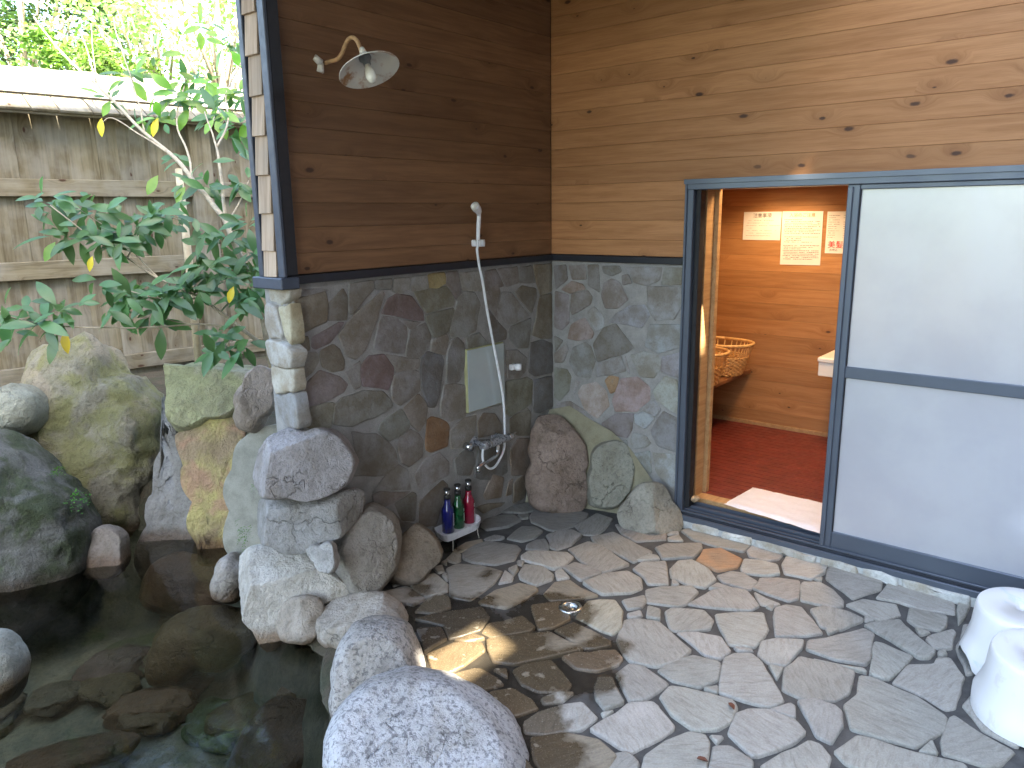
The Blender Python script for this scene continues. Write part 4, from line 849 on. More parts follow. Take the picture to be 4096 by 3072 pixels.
# ================================================================== CHANGING ROOM
RXB, RYL, RYR_, RZ, RH = 1.75, -.12, -3.2, .12, 2.25
room = empty('changing_room', (1.0, -1.6, RZ), 'warmly lit changing room with knotty pine walls and red floor', 'room')
z = RZ; gi = random.Random(5)
while z < RH:
    plank('wall_plank', RYR_, RYL, z, min(z+.115, RH), room, M_INWOOD, 'y', RXB); plank('wall_plank', FX1+.14, RXB, z, min(z+.115, RH), room, M_INWOOD, 'x', RYL)
    z += .115
box('wall_backing', (RXB+.02, RYR_-.05, RZ-.1), (RXB+.04, RYL+.05, RH+.06), M_SHELF, room, .0); box('wall_backing', (.14, RYL+.02, RZ-.1), (RXB+.02, RYL+.04, RH+.06), M_SHELF, room, .0)
box('side_wall', (FX1, RYR_-.05, RZ), (RXB+.02, RYR_, RH), M_INWOOD, room, .002)
box('ceiling', (.10, RYR_, RH), (RXB+.02, RYL+.03, RH+.05), M_INWOOD, room, .002)
box('outer_lining', (.105, YEND, DTOP), (.118, RYL+.02, RH), M_INWOOD, room, .001)
box('outer_lining', (.121, DJ-.002, RZ), (.135, RYL+.02, DTOP), M_INWOOD, room, .001)
box('skirting', (RXB-.012, RYR_, RZ), (RXB-.0005, RYL, RZ+.03), M_JAMB, room, .002)
SOF = 1.857
box('soffit', (1.20, RYR_, SOF), (RXB-.0005, RYL-.001, SOF+.09), simple('varnished_soffit', (.46, .20, .07), .22, 0, .1, 6), room, .003)
M_RED = simple('red_deck', (.165, .028, .021), .42, 0, .2, 10)
x = .20
box('floor_base', (.12, RYR_, -.05), (RXB, RYL, RZ-.006), simple('deck_gap', (.60, .34, .17), .6), room, .0)
while x < RXB-.01:
    box('floor_board', (x, RYR_, RZ-.005), (min(x+.056, RXB-.001), RYL, RZ), M_RED, room, .0012); x += .0635
# ceiling lamps that light the room
mL = NT('lamp_disc'); mL.set('Base Color', (1, .9, .75, 1)); mL.set('Emission Color', (1, .72, .42, 1)); mL.set('Emission Strength', 8.)
for q, nb in (((930, 180), 'landscape'), ((1280, 165), 'tall')):
    P = onz(I5(*q), SOF); P.x = 1.50; 
    d = tag(empty('downlight', (P.x, P.y, SOF)), None); d.name = 'downlight'
    tag(d, 'small glowing round downlight in the soffit above the %s notice' % nb, 'lamp', 'downlights in the soffit')
    lathe('rim', [(.030, -.006), (.042, -.006), (.044, 0), (.030, 0), (.030, -.006)], M_CHROME, d, Matrix.Translation((P.x, P.y, SOF)))
    lathe('lamp_disc', [(.0, -.0035), (.029, -.0035)], mL.m, d, Matrix.Translation((P.x, P.y, SOF)))
    ld = bpy.data.lights.new('downlight_lamp', 'SPOT'); ld.energy = 1.5; ld.color = (1, .70, .42); ld.shadow_soft_size = .03; ld.spot_size = R(150); ld.spot_blend = .6
    lo = bpy.data.objects.new('downlight_bulb', ld); COL.objects.link(lo); lo.location = (P.x, P.y, SOF-.012); PINV[lo.name] = None; lo.parent = d; lo.matrix_parent_inverse = PINV[d.name]
cl = tag(empty('ceiling_light', (.65, -1.3, RH)), 'opal ceiling light of the changing room', 'lamp')
lathe('opal_cover', [(0, -.06), (.09, -.055), (.13, -.03), (.14, 0)], mL.m, cl, Matrix.Translation((.65, -1.3, RH-.002)))
ld = bpy.data.lights.new('ceiling_bulb', 'POINT'); ld.energy = 2.8; ld.color = (1, .70, .42); ld.shadow_soft_size = .1
lo = bpy.data.objects.new('ceiling_bulb', ld); COL.objects.link(lo); lo.location = (.65, -1.3, RH-.12); lo.parent = cl; lo.matrix_parent_inverse = PINV[cl.name]

# notices pinned to the back wall
def notice(label, tl, tr, br, bl, rows, title, tmat, extra=None, seed=1):
    X = RXB-.003; P = [onx(I5(*q), X) for q in (tl, tr, br, bl)]
    o = tag(link('notice_sheet', None if False else bm_mesh('notice_sheet', (lambda b: (b.faces.new([b.verts.new(p) for p in P]), b)[1])(bmesh.new()), M_PAPER)), label, 'notice')
    sol = o.modifiers.new('thickness', 'SOLIDIFY'); sol.thickness = .0012; sol.offset = 0
    PINV[o.name] = o.matrix_basis.inverted()
    g = random.Random(seed)
    def at(u, v): a = P[0].lerp(P[1], u); b = P[3].lerp(P[2], u); q = a.lerp(b, v); q.x = X-.0016; return q
    bm = bmesh.new()
    for (v, u0, u1) in rows:
        u = u0
        while u < u1:
            wd = g.uniform(.012, .05); hh = .0085
            if g.random() < .9:
                q = [at(u, v), at(min(u+wd, u1), v), at(min(u+wd, u1), v+hh*g.uniform(.8, 1.5)), at(u, v+hh)]
                bm.faces.new([bm.verts.new(k) for k in q])
            u += wd+g.uniform(.004, .016)
    pr_ = link('printed_lines', bm_mesh('printed_lines', bm, M_INK), o); pr_['kind'] = 'stuff'
    for (txt, u, v, size, mt) in ([title] if title else [])+(extra or []):
        cu = bpy.data.curves.new('txt', 'FONT'); cu.body = txt; cu.size = size; cu.align_x = 'CENTER'; cu.align_y = 'CENTER'
        to = bpy.data.objects.new('txt', cu); COL.objects.link(to)
        me = bpy.data.meshes.new_from_object(to.evaluated_get(bpy.context.evaluated_depsgraph_get())); bpy.data.objects.remove(to)
        me.materials.clear(); me.materials.append(mt)
        # sheet faces the door (-X): text right = -Y, up = Z
        link('heading', me, o, loc=at(u, v)+Vector((-.0004, 0, 0)), rot=Matrix(((0, 0, -1), (-1, 0, 0), (0, 1, 0))))
    return o
notice('landscape notice sheet with a short list', (765, 465), (1182, 460), (1160, 778), (748, 772), [(.30, .08, .80), (.39, .08, .68), (.48, .08, .97), (.57, .13, .28), (.66, .08, .88), (.75, .15, .78), (.84, .08, .75)], ('注意事項', .5, .14, .034, M_INK), M_INK, seed=2)
notice('tall notice sheet packed with lines, beside the landscape one', (1190, 458), (1642, 455), (1604, 1055), (1160, 1045), [(.15+.032*i, .08 if i % 3 else .06, random.Random(i).choice([.95, .95, .8, .5])) for i in range(24) if i not in (9, 14)], ('入浴のご注意', .5, .075, .030, M_INKOR), M_INKOR, seed=3)
notice('pink-toned price sheet with red lettering, half hidden by the door', (1688, 460), (2010, 456), (1975, 928), (1655, 920), [(.09+.052*i, .06, random.Random(i+9).choice([.35, .45, .3])) for i in range(11)]+[(.09+.052*i, .58, .78) for i in range(11)], None, M_INK, [('美髪', .36, .80, .052, M_INKRED), ('お申込', .30, .92, .018, M_INK)], seed=4)

# shelf with two rattan baskets
sh = tag(box('clothes_shelf', (.30, -.56, .515), (1.74, RYL-.001, .545), M_SHELF, None, .004), 'dark brown clothes shelf along the changing room side wall', 'shelf')
def basket(x, y, z, label):
    """oval open basket, long axis across the shelf"""
    b = empty('rattan_basket', (x, y, z), label, 'basket', 'rattan clothes baskets on the shelf')
    a_, c_ = .27, .175; H = .225
    def pt(t, f, hh): k = .74+.26*f; return Vector((x+c_*k*math.copysign(abs(math.cos(t))**.8, math.cos(t)), y+a_*k*math.copysign(abs(math.sin(t))**.8, math.sin(t)), z+.005+hh))
    N = 44
    tube('rim', [pt(2*math.pi*i/N, 1.03, H) for i in range(N+1)], .011, M_RATTAN, b, 8)
    bm = bmesh.new()
    for i in range(N): tube_bm([pt(2*math.pi*i/N, f, H*f) for f in (0, .35, .7, 1.)], .0042, 5, bm)
    link('uprights', bm_mesh('uprights', bm, M_RATTAN, True), b)
    bm = bmesh.new()
    for k in range(11):
        f = .02+.056*k
        tube_bm([pt(2*math.pi*i/N, f, H*f)+Vector((math.cos(2*math.pi*i/N), math.sin(2*math.pi*i/N), 0))*(.0045 if (i+k) % 2 else -.0045) for i in range(N+1)], .0058, 5, bm)
    link('woven_band', bm_mesh('woven_band', bm, M_RATTAN, True), b)
    bm = bmesh.new(); bm.faces.new([bm.verts.new(pt(2*math.pi*i/N, .0, .004)) for i in range(N)]); link('bottom', bm_mesh('bottom', bm, M_RATTAN), b)
    return b
basket(1.47, -.385, .545, 'oval rattan basket near the pine back wall'); basket(1.05, -.385, .545, 'oval rattan basket nearer the door, overlapping the other')
ct = empty('vanity_counter', (1.5, -1.6, RZ), 'white vanity counter end behind the sliding door', 'counter')
cP = onx(I6(1575, 410), 1.30)
box('top', (1.30, -2.9, cP.z-.035), (RXB-.001, cP.y, cP.z), M_COUNTER, ct, .008); box('apron', (1.312, -2.9, cP.z-.125), (RXB-.001, cP.y-.006, cP.z-.036), M_COUNTER, ct, .004)
# mat on the floor inside the door
P = [onz(crop(2600, 1900, .4069)(*q), RZ+.012) for q in ((1010, 108), (726, 268), (1660, 552), (1720, 560), (1900, 420), (1720, 262))]
P = [P[0], P[1], P[2], P[1]+(P[2]-P[1])*1.25, P[0]+(P[5]-P[0])*1.35, P[5]]
gm = bmesh.new(); A0, A1, A2, A3 = P[0], P[1], P[3], P[4]; N = 26; grid = []
for i in range(N+1):
    row = []
    for j in range(N+1):
        q = A1.lerp(A2, i/N).lerp(A0.lerp(A3, i/N), j/N); e = min(i, N-i, j, N-j)/N
        q.z = RZ+.002+.011*min(1, e*14)+.004*noise.noise(Vector((i*.35, j*.3, 2)))+.003*noise.noise(Vector((i*.9, j*.2, 5))); row.append(gm.verts.new(q))
    grid.append(row)
for i in range(N):
    for j in range(N): gm.faces.new((grid[i][j], grid[i+1][j], grid[i+1][j+1], grid[i][j+1]))
tag(link('bath_mat', bm_mesh('bath_mat', gm, M_TOWEL, True)), 'white towelling bath mat inside the doorway on the red floor', 'mat')
bn = empty('waste_bin', (.62, -.68, RZ), 'small black waste bin just inside the door jamb', 'bin')
bkt = lathe('bucket', [(0, .002), (.07, .002), (.085, .17), (.082, .17), (.068, .008), (0, .008)], M_BIN, bn, Matrix.Translation((.64, -.66, RZ))); lathe('rim', [(.083, .166), (.089, .168), (.089, .176), (.082, .176), (.083, .166)], M_BIN, bkt, Matrix.Translation((.64, -.66, RZ)))
tag(boulder('door_stop', 'small tan pebble on the threshold by the door lining', [(0,40),(20,10),(70,0),(120,5),(135,30),(100,60),(30,65)], (onz((2600+.4069*440, 1900+.4069*240), .13)-CAM).dot(FW), .03, (.50, .36, .22), M_ROCK, [], 60, .05, small=True, cr=crop(2600+.4069*385, 1900+.4069*205, .4069*.8)), None, 'stone')

# ================================================================== SHOWER FITTINGS
def WA(cr, x, y, out=0.): return ony(cr(x, y), -out)
SH = crop(1820, 780, .13861)
hs = empty('hand_shower', tuple(WA(SH, 670, 900, .06)), 'white hand shower with long white hose hanging on the wall', 'shower')
hp = [WA(SH, 665, 1290, .075), WA(SH, 668, 1100, .072), WA(SH, 682, 800, .07), WA(SH, 690, 560, .07), WA(SH, 670, 470, .08)]
tube('handle', spline(hp, 4), .0105, M_WHITE, hs, 12)
hd = WA(SH, 600, 380, .095); axis = Vector((-.25, -.9, -.25)).normalized(); q = axis.to_track_quat('Z', 'Y').to_matrix().to_4x4()
hdm = bmesh.new(); tube_bm(spline([WA(SH, 690, 560, .07), WA(SH, 668, 460, .078), WA(SH, 610, 370, .088), WA(SH, 560, 290, .095)], 5), [.0105+.0125*math.sin(min(1, i/10)*1.3) for i in range(15)]+[.017], 14, hdm)
link('shower_head', bm_mesh('shower_head', hdm, M_WHITE, True), hs)
lathe('spray_plate', [(0, .010), (.017, .009), (.021, .004), (.021, -.004)], M_CREAM, hs, Matrix.Translation(WA(SH, 585, 345, .10)) @ q)
hosep = [WA(SH, 650, 1500, .075), WA(A6, 1490, 0, .07), WA(A6, 1505, 110, .06), WA(A6, 1530, 230, .055), WA(A6, 1560, 420, .05), WA(A6, 1600, 640, .05), WA(A6, 1650, 900, .05), WA(A6, 1685, 1120, .055), WA(A6, 1695, 1350, .06), WA(VV, 1515, 600, .06), WA(VV, 1480, 850, .07), WA(VV, 1380, 1080, .08), WA(VV, 1250, 1280, .09), WA(VV, 1120, 1345, .09), WA(VV, 1000, 1270, .09), WA(VV, 915, 1120, .09), WA(VV, 900, 950, .09), WA(VV, 912, 800, .09)]
hosep = [WA(SH, 665, 1290, .075)]+hosep
tube('hose', spline(hosep, 6), .0068, M_HOSE, hs, 10)
def bracket(P, label, sx=1):
    b = empty('shower_holder', tuple(P), label, 'holder')
    box('base', (P.x-.028, -.03, P.z-.017), (P.x+.014, .0, P.z+.017), M_WHITE, b, .005)
    lathe('clip', [(.0, -.018), (.017, -.018), (.019, 0), (.017, .018), (0, .018)], M_WHITE, b, Matrix.Translation((P.x+.010, -.042, P.z)), 16)
    box('clip_neck', (P.x-.006, -.05, P.z-.012), (P.x+.012, -.026, P.z+.012), M_WHITE, b, .004)
bracket(WA(SH, 560, 1385), 'white shower holder on the planks, gripping the hand shower'); bracket(WA(A6, 1745, 858), 'empty white shower holder on the stone beside the mirror')
# mirror
mr = empty('wall_mirror', (-.61, 0, .82), 'small tarnished frameless mirror on the stone wall behind the hose', 'mirror')
Pm = [WA(A6, 1424, 738, .022), WA(A6, 1690, 688, .022), WA(A6, 1693, 1122, .022), WA(A6, 1428, 1198, .022)]
x0, x1 = (Pm[0].x+Pm[3].x)/2, (Pm[1].x+Pm[2].x)/2; z1, z0 = (Pm[0].z+Pm[1].z)/2, (Pm[2].z+Pm[3].z)/2
box('backing', (x0-.004, -.017, z0-.004), (x1+.002, .012, z1+.004), M_MIRBACK, mr, .002); box('glass', (x0, -.0225, z0), (x1, -.0175, z1), M_MIRROR, mr, .001)
# mixer tap
mx = empty('mixer_tap', tuple(WA(VV, 1000, 700, .07)), 'chrome thermostatic mixer tap with a low swivel spout', 'tap')
a = WA(VV, 1060, 665, .085); b = WA(VV, 1600, 490, .085); b.z = a.z = (a.z+b.z)/2; b.y = a.y
def cyl(name, p, q, r_, mat, n=16): return tube(name, [p, p.lerp(q, .03), p.lerp(q, .97), q], [r_*.92, r_, r_, r_*.92], mat, mx, n)
ex = Vector((1, 0, 0))
cyl('body', a, b, .0225, M_GUNMETAL); cyl('temperature_knob', a-ex*.050, a-ex*.001, .025, M_GUNMETAL); cyl('collar', a-ex*.003, a+ex*.012, .0245, M_CHROME)
cyl('flow_knob', b+ex*.001, b+ex*.040, .021, M_CHROME); tube('flow_lever', [b+ex*.03+Vector((0, -.005, .012)), b+ex*.06+Vector((0, -.012, .016))], [.006, .004], M_CHROME, mx)
for xx in (a.x-.02, b.x-.01):
    tube('wall_elbow', [(xx, .012, a.z), (xx, -.085, a.z)], .015, M_GUNMETAL, mx, 14); lathe('escutcheon', [(0, 0), (.034, 0), (.034, .006), (.026, .012), (.014, .013)], M_GUNMETAL, mx, Matrix.Translation((xx, .008, a.z)) @ Matrix.Rotation(R(90), 4, 'X'))
e = WA(VV, 560, 745, .05); tube('check_valve', [Vector((e.x+.012, .01, a.z)), Vector((e.x+.012, -.05, a.z))], .021, M_CHROME, mx, 16)
s0 = a.lerp(b, .45); 
tube('spout', spline([s0, s0+Vector((0, 0, -.045)), s0+Vector((-.012, -.004, -.070)), s0+Vector((-.05, -.008, -.082)), s0+Vector((-.165, -.01, -.098)), s0+Vector((-.172, -.01, -.115))], 5), [.014]*6+[.012]*20, M_CHROME, mx, 12)
tube('nozzle', [s0+Vector((-.172, -.01, -.108)), s0+Vector((-.172, -.01, -.130))], .012, M_CHROME, mx, 12)
# wall lamp
def enamel():
    m = NT('rusty_enamel'); p = m.pos(); f = m.noise(p, 14., 5, .65)
    m.set('Base Color', m.mix(m.maprange(f, .52, .68), (.74, .71, .62), (.40, .20, .08))); m.set('Roughness', .45); return m.m
M_ENAMEL = enamel(); M_ARM = mossrock_mat('rusty_arm', (.42, .20, .075), .45, None, 10.)
LW = crop(1200, 100, .217); lb = ony(LW(380, 730), 0.); lamp = empty('wall_lamp', tuple(lb), 'unlit rusty gooseneck wall lamp with white enamel shade and bare bulb', 'lamp')
bb = bmesh.new()
for q0, q1 in (((260, 590), (380, 700)), ((380, 700), (370, 870))): tube_bm([ony(LW(*q0), -.006), ony(LW(*q1), -.008)], [.013, .016], 10, bb)
link('bracket', bm_mesh('bracket', bb, M_ENAMEL, True), lamp)
SX = lb.x+.02
def LP(x, y, xx): return onx(LW(x, y), xx)
arm = [ony(LW(385, 705), 0.), LP(430, 712, SX), LP(560, 670, SX), LP(690, 630, SX), LP(770, 530, SX), LP(830, 380, SX), LP(890, 270, SX), LP(970, 230, SX), LP(1050, 290, SX), LP(1110, 430, SX), LP(1150, 540, SX), LP(1170, 600, SX)]
tube('arm', spline(arm, 5), .0085, simple('rust_paint_arm', (.50, .30, .15), .5, 0, .4, 22), lamp, 10)
sc = LP(1265, 800, SX); vd = (CAM-sc).normalized(); rv = (RT-vd*RT.dot(vd)).normalized(); uv_ = vd.cross(rv).normalized(); ax = (-uv_*.80 + rv*.24 + vd*.48).normalized(); Mq = Matrix.Translation(sc) @ ax.to_track_quat('Z', 'Y').to_matrix().to_4x4() @ Matrix.Scale(.72, 4)
SR = .122
SR /= .72
lathe('shade', [(.016, -.085), (.03, -.08), (.05, -.065), (SR*.62, -.030), (SR*.98, .008), (SR, .014), (SR*.985, .015), (SR*.62, -.024), (.05, -.058), (.028, -.072), (0, -.074)], M_ENAMEL, lamp, Mq, 40)
lathe('collar', [(.0, -.125), (.014, -.122), (.019, -.10), (.022, -.08), (.0, -.078)], M_ENAMEL, lamp, Mq, 20)
sock = lathe('socket', [(.0, -.075), (.034, -.072), (.034, -.055), (.022, -.04), (.020, -.02), (0, -.02)], simple('socket_grey', (.22, .23, .22), .5), lamp, Mq, 24)
lathe('bulb', [(0, -.03), (.014, -.03), (.017, -.01), (.026, .02), (.030, .045), (.026, .068), (.014, .083), (0, .087)], simple('opal_bulb', (.78, .76, .66), .25, 0, .02), sock, Mq, 24)
# tray with three pump bottles
tr = empty('bottle_tray', (-.92, -.09, .0), 'white boat-shaped wire-legged tray standing by the shower wall', 'tray')
TZ = .095
oc = [onz(TB(*q), TZ) for q in ((80,1240),(160,1195),(250,1150),(450,1085),(650,1025),(850,962),(1050,900),(1160,950),(1205,1010),(1200,1085),(1120,1150),(950,1225),(700,1330),(520,1405),(400,1438),(300,1430),(190,1370),(110,1300))]
# keep it clear of the wall
oc = [Vector((p.x, min(p.y, -.012), 0)) for p in oc]; cc = sum(oc, Vector())/len(oc); bm = bmesh.new()
for f0, z0_, f1, z1_ in ((.90, .055, 1.0, TZ), (1.0, TZ, .965, TZ), (.965, TZ, .87, .060)):
    ra = [bm.verts.new(cc+(p-cc)*f0+Vector((0, 0, z0_))) for p in oc]; rb = [bm.verts.new(cc+(p-cc)*f1+Vector((0, 0, z1_))) for p in oc]
    for i in range(len(oc)): j = (i+1) % len(oc); bm.faces.new((ra[i], ra[j], rb[j], rb[i]))
bm.faces.new([bm.verts.new(cc+(p-cc)*.90+Vector((0, 0, .055))) for p in oc]); bm.faces.new([bm.verts.new(cc+(p-cc)*.87+Vector((0, 0, .060))) for p in oc])
bmesh.ops.remove_doubles(bm, verts=bm.verts, dist=1e-5); link('tray', bm_mesh('tray', bm, M_WHITE), tr)
for k in (0, 4, 9, 13):
    p = cc+(oc[k]-cc)*.86; tube('wire_leg', [p+Vector((0, 0, .058)), p+Vector((0, 0, .03)), p+(p-cc)*.06+Vector((0, 0, -.002))], .0028, M_CREAM, tr, 6)
def bottle(q, col, label):
    P = onz(TB(*q), .06); P.y = min(P.y, -.05); P.z = .060
    b = empty('pump_bottle', tuple(P), label, 'bottle', 'pump bottles in the tray')
    m = NT('bottle_'+label.split()[0]); m.set('Base Color', (*col, 1)); m.set('Roughness', .12); m.set('Coat Weight', .6); m.set('Transmission Weight', .25)
    Mt = Matrix.Translation(P)
    lathe('body', [(0, 0), (.030, 0), (.033, .004), (.033, .118), (.031, .130), (.022, .150), (.0175, .165), (.0165, .186), (0, .187)], m.m, b, Mt)
    lathe('collar', [(.0, .186), (.0185, .186), (.0185, .204), (.014, .207), (0, .207)], M_BIN, b, Mt)
    ph = lathe('pump_head', [(.0, .206), (.013, .206), (.0165, .213), (.0165, .228), (.012, .233), (0, .234)], M_CHROME, b, Mt)
    lathe('cap', [(0, .234), (.016, .233), (.0185, .237), (.0165, .243), (0, .245)], M_BIN, ph, Mt)
    # upright white print on the side facing the room
    bm = bmesh.new(); g = random.Random(len(label)); base = math.atan2(-.77, .30)
    def pp(t, zz): return P+Vector((math.cos(base+t)*.0335, math.sin(base+t)*.0335, zz))
    zz = .040
    while zz < .108:
        hgt = g.uniform(.004, .009)
        if not (.083 < zz < .088):
            for k in range(2):
                t0 = -.16+.16*k; bm.faces.new([bm.verts.new(v) for v in (pp(t0, zz), pp(t0+.15, zz), pp(t0+.15, zz+hgt*.9), pp(t0, zz+hgt*.9))])
        zz += hgt+.001
    link('white_print', bm_mesh('white_print', bm, simple('white_ink', (.7, .7, .7), .5)), b)
bottle((400, 1330), (.012, .016, .16), 'deep blue pump bottle in the white tray'); bottle((680, 1230), (.008, .10, .03), 'green pump bottle between the blue and red ones'); bottle((925, 1110), (.35, .008, .04), 'crimson pump bottle at the mirror end of the tray')
# floor drain
dp = onz(V(1232, 1312)); dr = empty('floor_drain', tuple(dp), 'round stainless steel drain set in the wet flagstones', 'drain')
lathe('flange', [(.030, .004), (.032, .007), (.050, .006), (.053, .001), (.053, -.02)], M_STEEL, dr, Matrix.Translation(dp), 32)
cup = lathe('cup', [(.031, .006), (.029, -.012), (.010, -.016), (0, -.016)], M_STEEL, dr, Matrix.Translation(dp), 32); lathe('plug', [(0, -.004), (.016, -.005), (.019, -.010), (.019, -.016)], M_STEEL, cup, Matrix.Translation(dp+Vector((.002, 0, 0))), 24)
# bath stools
def stool_mat(name, tint):
    m = NT(name); p = m.pos(); f = m.noise(p, 5., 6, .62, 1.4)
    m.set('Base Color', m.mix(m.maprange(f, .55, .66, 0, .55), (.80, .80, .80), tint)); m.set('Roughness', .28); return m.m
def stool(cx, cy, H, rb, rt, label, mat, rot):
    s_ = empty('bath_stool', (cx, cy, 0), label, 'stool'); N = 56; bm = bmesh.new(); prof = [(rb, 0), (rb*1.0, .02), (rb*.95, .05), (rt*1.05, H*.55), (rt*1.0, H-.02), (rt*.975, H-.005), (rt*.94, H)]
    rings = []
    for k, (r_, zz) in enumerate(prof):
        ring = []
        for i in range(N):
            t = 2*math.pi*i/N; lift = 0
            if k < 3:
                dd = abs((t-rot+math.pi/2) % math.pi-math.pi/2); lift = .045*(1-smooth(.18, .42, dd))*(1-k*.22)
            ring.append(bm.verts.new((cx+r_*1.12*math.cos(t), cy+r_*.96*math.sin(t), .001+zz+lift)))
        rings.append(ring)
    for a_, b_ in zip(rings, rings[1:]):
        for i in range(N): bm.faces.new((a_[i], a_[(i+1) % N], b_[(i+1) % N], b_[i]))
    hole = [bm.verts.new((cx+.022*math.cos(2*math.pi*i/N), cy+.022*math.sin(2*math.pi*i/N), H-.006)) for i in range(N)]; low = [bm.verts.new((v.co.x, v.co.y, H-.05)) for v in hole]
    mid = [bm.verts.new((cx+rt*.7*1.12*math.cos(2*math.pi*i/N), cy+rt*.7*.96*math.sin(2*math.pi*i/N), H-.007)) for i in range(N)]
    for a_, b_ in ((rings[-1], mid), (mid, hole), (hole, low)):
        for i in range(N): bm.faces.new((a_[i], a_[(i+1) % N], b_[(i+1) % N], b_[i]))
    link('shell', bm_mesh('shell', bm, mat, True), s_); return s_
stool(-.765, -2.615, .235, .192, .155, 'white marbled bath stool with arched foot cut-outs, foremost on the flagstones', stool_mat('pearl_plastic', (.66, .62, .60)), R(-100))
stool(-.45, -2.525, .235, .192, .155, 'pale blue-tinged marbled bath stool beside the door sill', stool_mat('aqua_marble_plastic', (.55, .68, .70)), R(-60))

# ================================================================== FENCES
FD = Vector((.9903, -.1392, 0)); FN = Vector((-.1392, -.9903, 0)); FP = Vector((-1.73, 3.27, 0))     # along, toward the pool
FM = Matrix(((FD.x, -FN.x, 0), (FD.y, -FN.y, 0), (0, 0, 1)))
def fbox(name, s0, s1, d0, d1, z0, z1, mat, par, b=.003, upright=False, tilt=0.):
    """box in fence coordinates: s along, d toward the pool, z up; local X follows the grain"""
    c = FP+FD*((s0+s1)/2)+FN*((d0+d1)/2)+Vector((0, 0, (z0+z1)/2)); a, bb_, c_ = (s1-s0)/2, (d1-d0)/2, (z1-z0)/2
    if upright:
        me = bm_mesh(name, box_bm((-c_, -bb_, -a), (c_, bb_, a), min(b, bb_*.6)), mat)
        rot = FM @ Matrix(((0, 0, 1), (0, 1, 0), (-1, 0, 0)))
    else:
        me = bm_mesh(name, box_bm((-a, -bb_, -c_), (a, bb_, c_), min(b, c_*.6)), mat); rot = FM @ Matrix.Rotation(tilt, 3, 'X')
    return link(name, me, par, loc=c, rot=rot)
fence = empty('board_fence', tuple(FP), 'weathered grey-brown board fence with rails and a sloped plank cap behind the rocks', 'fence')
g = random.Random(12); s = -4.6
while s < 3.6:
    wd = g.choice([.085, .10, .13, .17, .19]); dz_ = g.uniform(-.004, .004); fbox('board', s-.004, s+wd+.004, -.012+dz_, .010+dz_, .42+g.uniform(-.01, .01), 2.44, M_FENCE, fence, .003, True); s += wd
for za, zb2 in ((1.862, 1.980), (1.300, 1.425), (.585, .697)):
    for s0, s1 in ((-4.6, -.80), (-.795, 1.19), (1.36, 3.6)) if za > 1 else ((-4.6, -.55), (-.40, 1.19), (1.36, 3.6)): fbox('rail', s0, s1, .013, .055, za, zb2, M_FENCE, fence, .004)
for sp in (-2.9, -.475+(-.5), 1.275, 3.2):
    if sp == -.975: continue
    fbox('post', sp-.082, sp+.082, -.02, .075, .40, 2.46, M_FENCE, fence, .006, True)
fbox('post', -2.06, -1.93, -.02, .09, .30, .78, M_FENCE, fence, .006, True)
s = -4.6
while s < 3.6:
    wd = g.uniform(.16, .21)
    c = FP+FD*(s+wd/2)+FN*(.05)+Vector((0, 0, 2.475)); me = bm_mesh('cap_plank', box_bm((-.12, -.010, -wd/2+.003), (.12, .010, wd/2-.003), .003), M_FENCE)
    # grain runs down the slope
    sl_ = R(27); xa = (FN*math.cos(sl_)+Vector((0, 0, -1))*math.sin(sl_)); za_ = FD; ya = za_.cross(xa)
    link('cap_plank', me, fence, loc=c, rot=Matrix((xa, ya, za_)).transposed()); s += wd
fbox('backing_sheet', -4.6, 3.6, -.030, -.020, .42, 2.43, M_FENCE, fence, .001)
fbox('cap_batten', -4.6, 3.6, .10, .135, 2.395, 2.43, M_FENCE, fence, .003)
f2 = empty('far_fence', tuple(FP-FN*2.5), 'sun-bleached pale board fence behind the capped fence', 'fence'); s = -5.5
M_PALE = wood_mat('bleached_board', (.30, .28, .25), (.20, .185, .16), False, .85, .5, .2)
while s < 6:
    wd = g.choice([.12, .15, .18]); fbox('board', s, s+wd-.005, -2.51, -2.49, .5, 3.12+g.uniform(-.012, .012), M_PALE, f2, .003, True); s += wd
fbox('rail', -5.5, 6, -2.49, -2.45, 2.88, 2.97, M_PALE, f2, .004)

# ================================================================== SHRUB
M_LEAF = leaf_mat('laurel_leaf', (.060, .140, .052), (.095, .180, .068), .32)
M_LEAFY = leaf_mat('yellow_leaf', (.62, .44, .03), (.50, .36, .03), .35)
M_LEAFL = leaf_mat('sun_toned_leaf', (.12, .24, .04), (.24, .38, .08), .45)  # lighter copy of the laurel leaf, sunshine put into the colour
M_BARK = simple('shrub_bark', (.34, .285, .20), .75, 0, .3, 30, .5)
def leafmesh(name, L, W, mat, fold=.18, droop=.25, curl=0.):
    rows = [(0, .02), (.12, .35), (.3, .82), (.5, 1.), (.7, .86), (.87, .48), (1., .02)]; vs = []; fs = []
    for t, wv in rows:
        x = L*t; zc_ = -droop*L*t*t
        for sgn in (-1, 0, 1): vs.append((x, sgn*W*.5*wv*(1+.05*math.sin(t*17+sgn)), zc_+(abs(sgn)*fold*W*.5*wv)+curl*abs(sgn)*W*.3*math.sin(t*9)))
    for i in range(len(rows)-1):
        for k in range(2): a = i*3+k; fs.append((a, a+3, a+4, a+1))
    return mesh(name, vs, fs, mat)
LM = [leafmesh('leaf', .140, .052, M_LEAF, .25, .25, .06), leafmesh('leaf', .160, .056, M_LEAF, .1, .35, .05), leafmesh('leaf', .112, .050, M_LEAF, .3, .1, .08)]
LMY = leafmesh('leaf', .115, .048, M_LEAFY, .35, .2, .1); LML = [leafmesh('leaf', .16, .075, M_LEAFL, .15, .25, .06), leafmesh('leaf', .13, .060, M_LEAFL, .2, .1)]
shrub = empty('laurel_shrub', tuple(atd(K4(1150, 1500), 4.35)), 'leafy evergreen shrub spreading from behind the wall end across the fence', 'shrub')
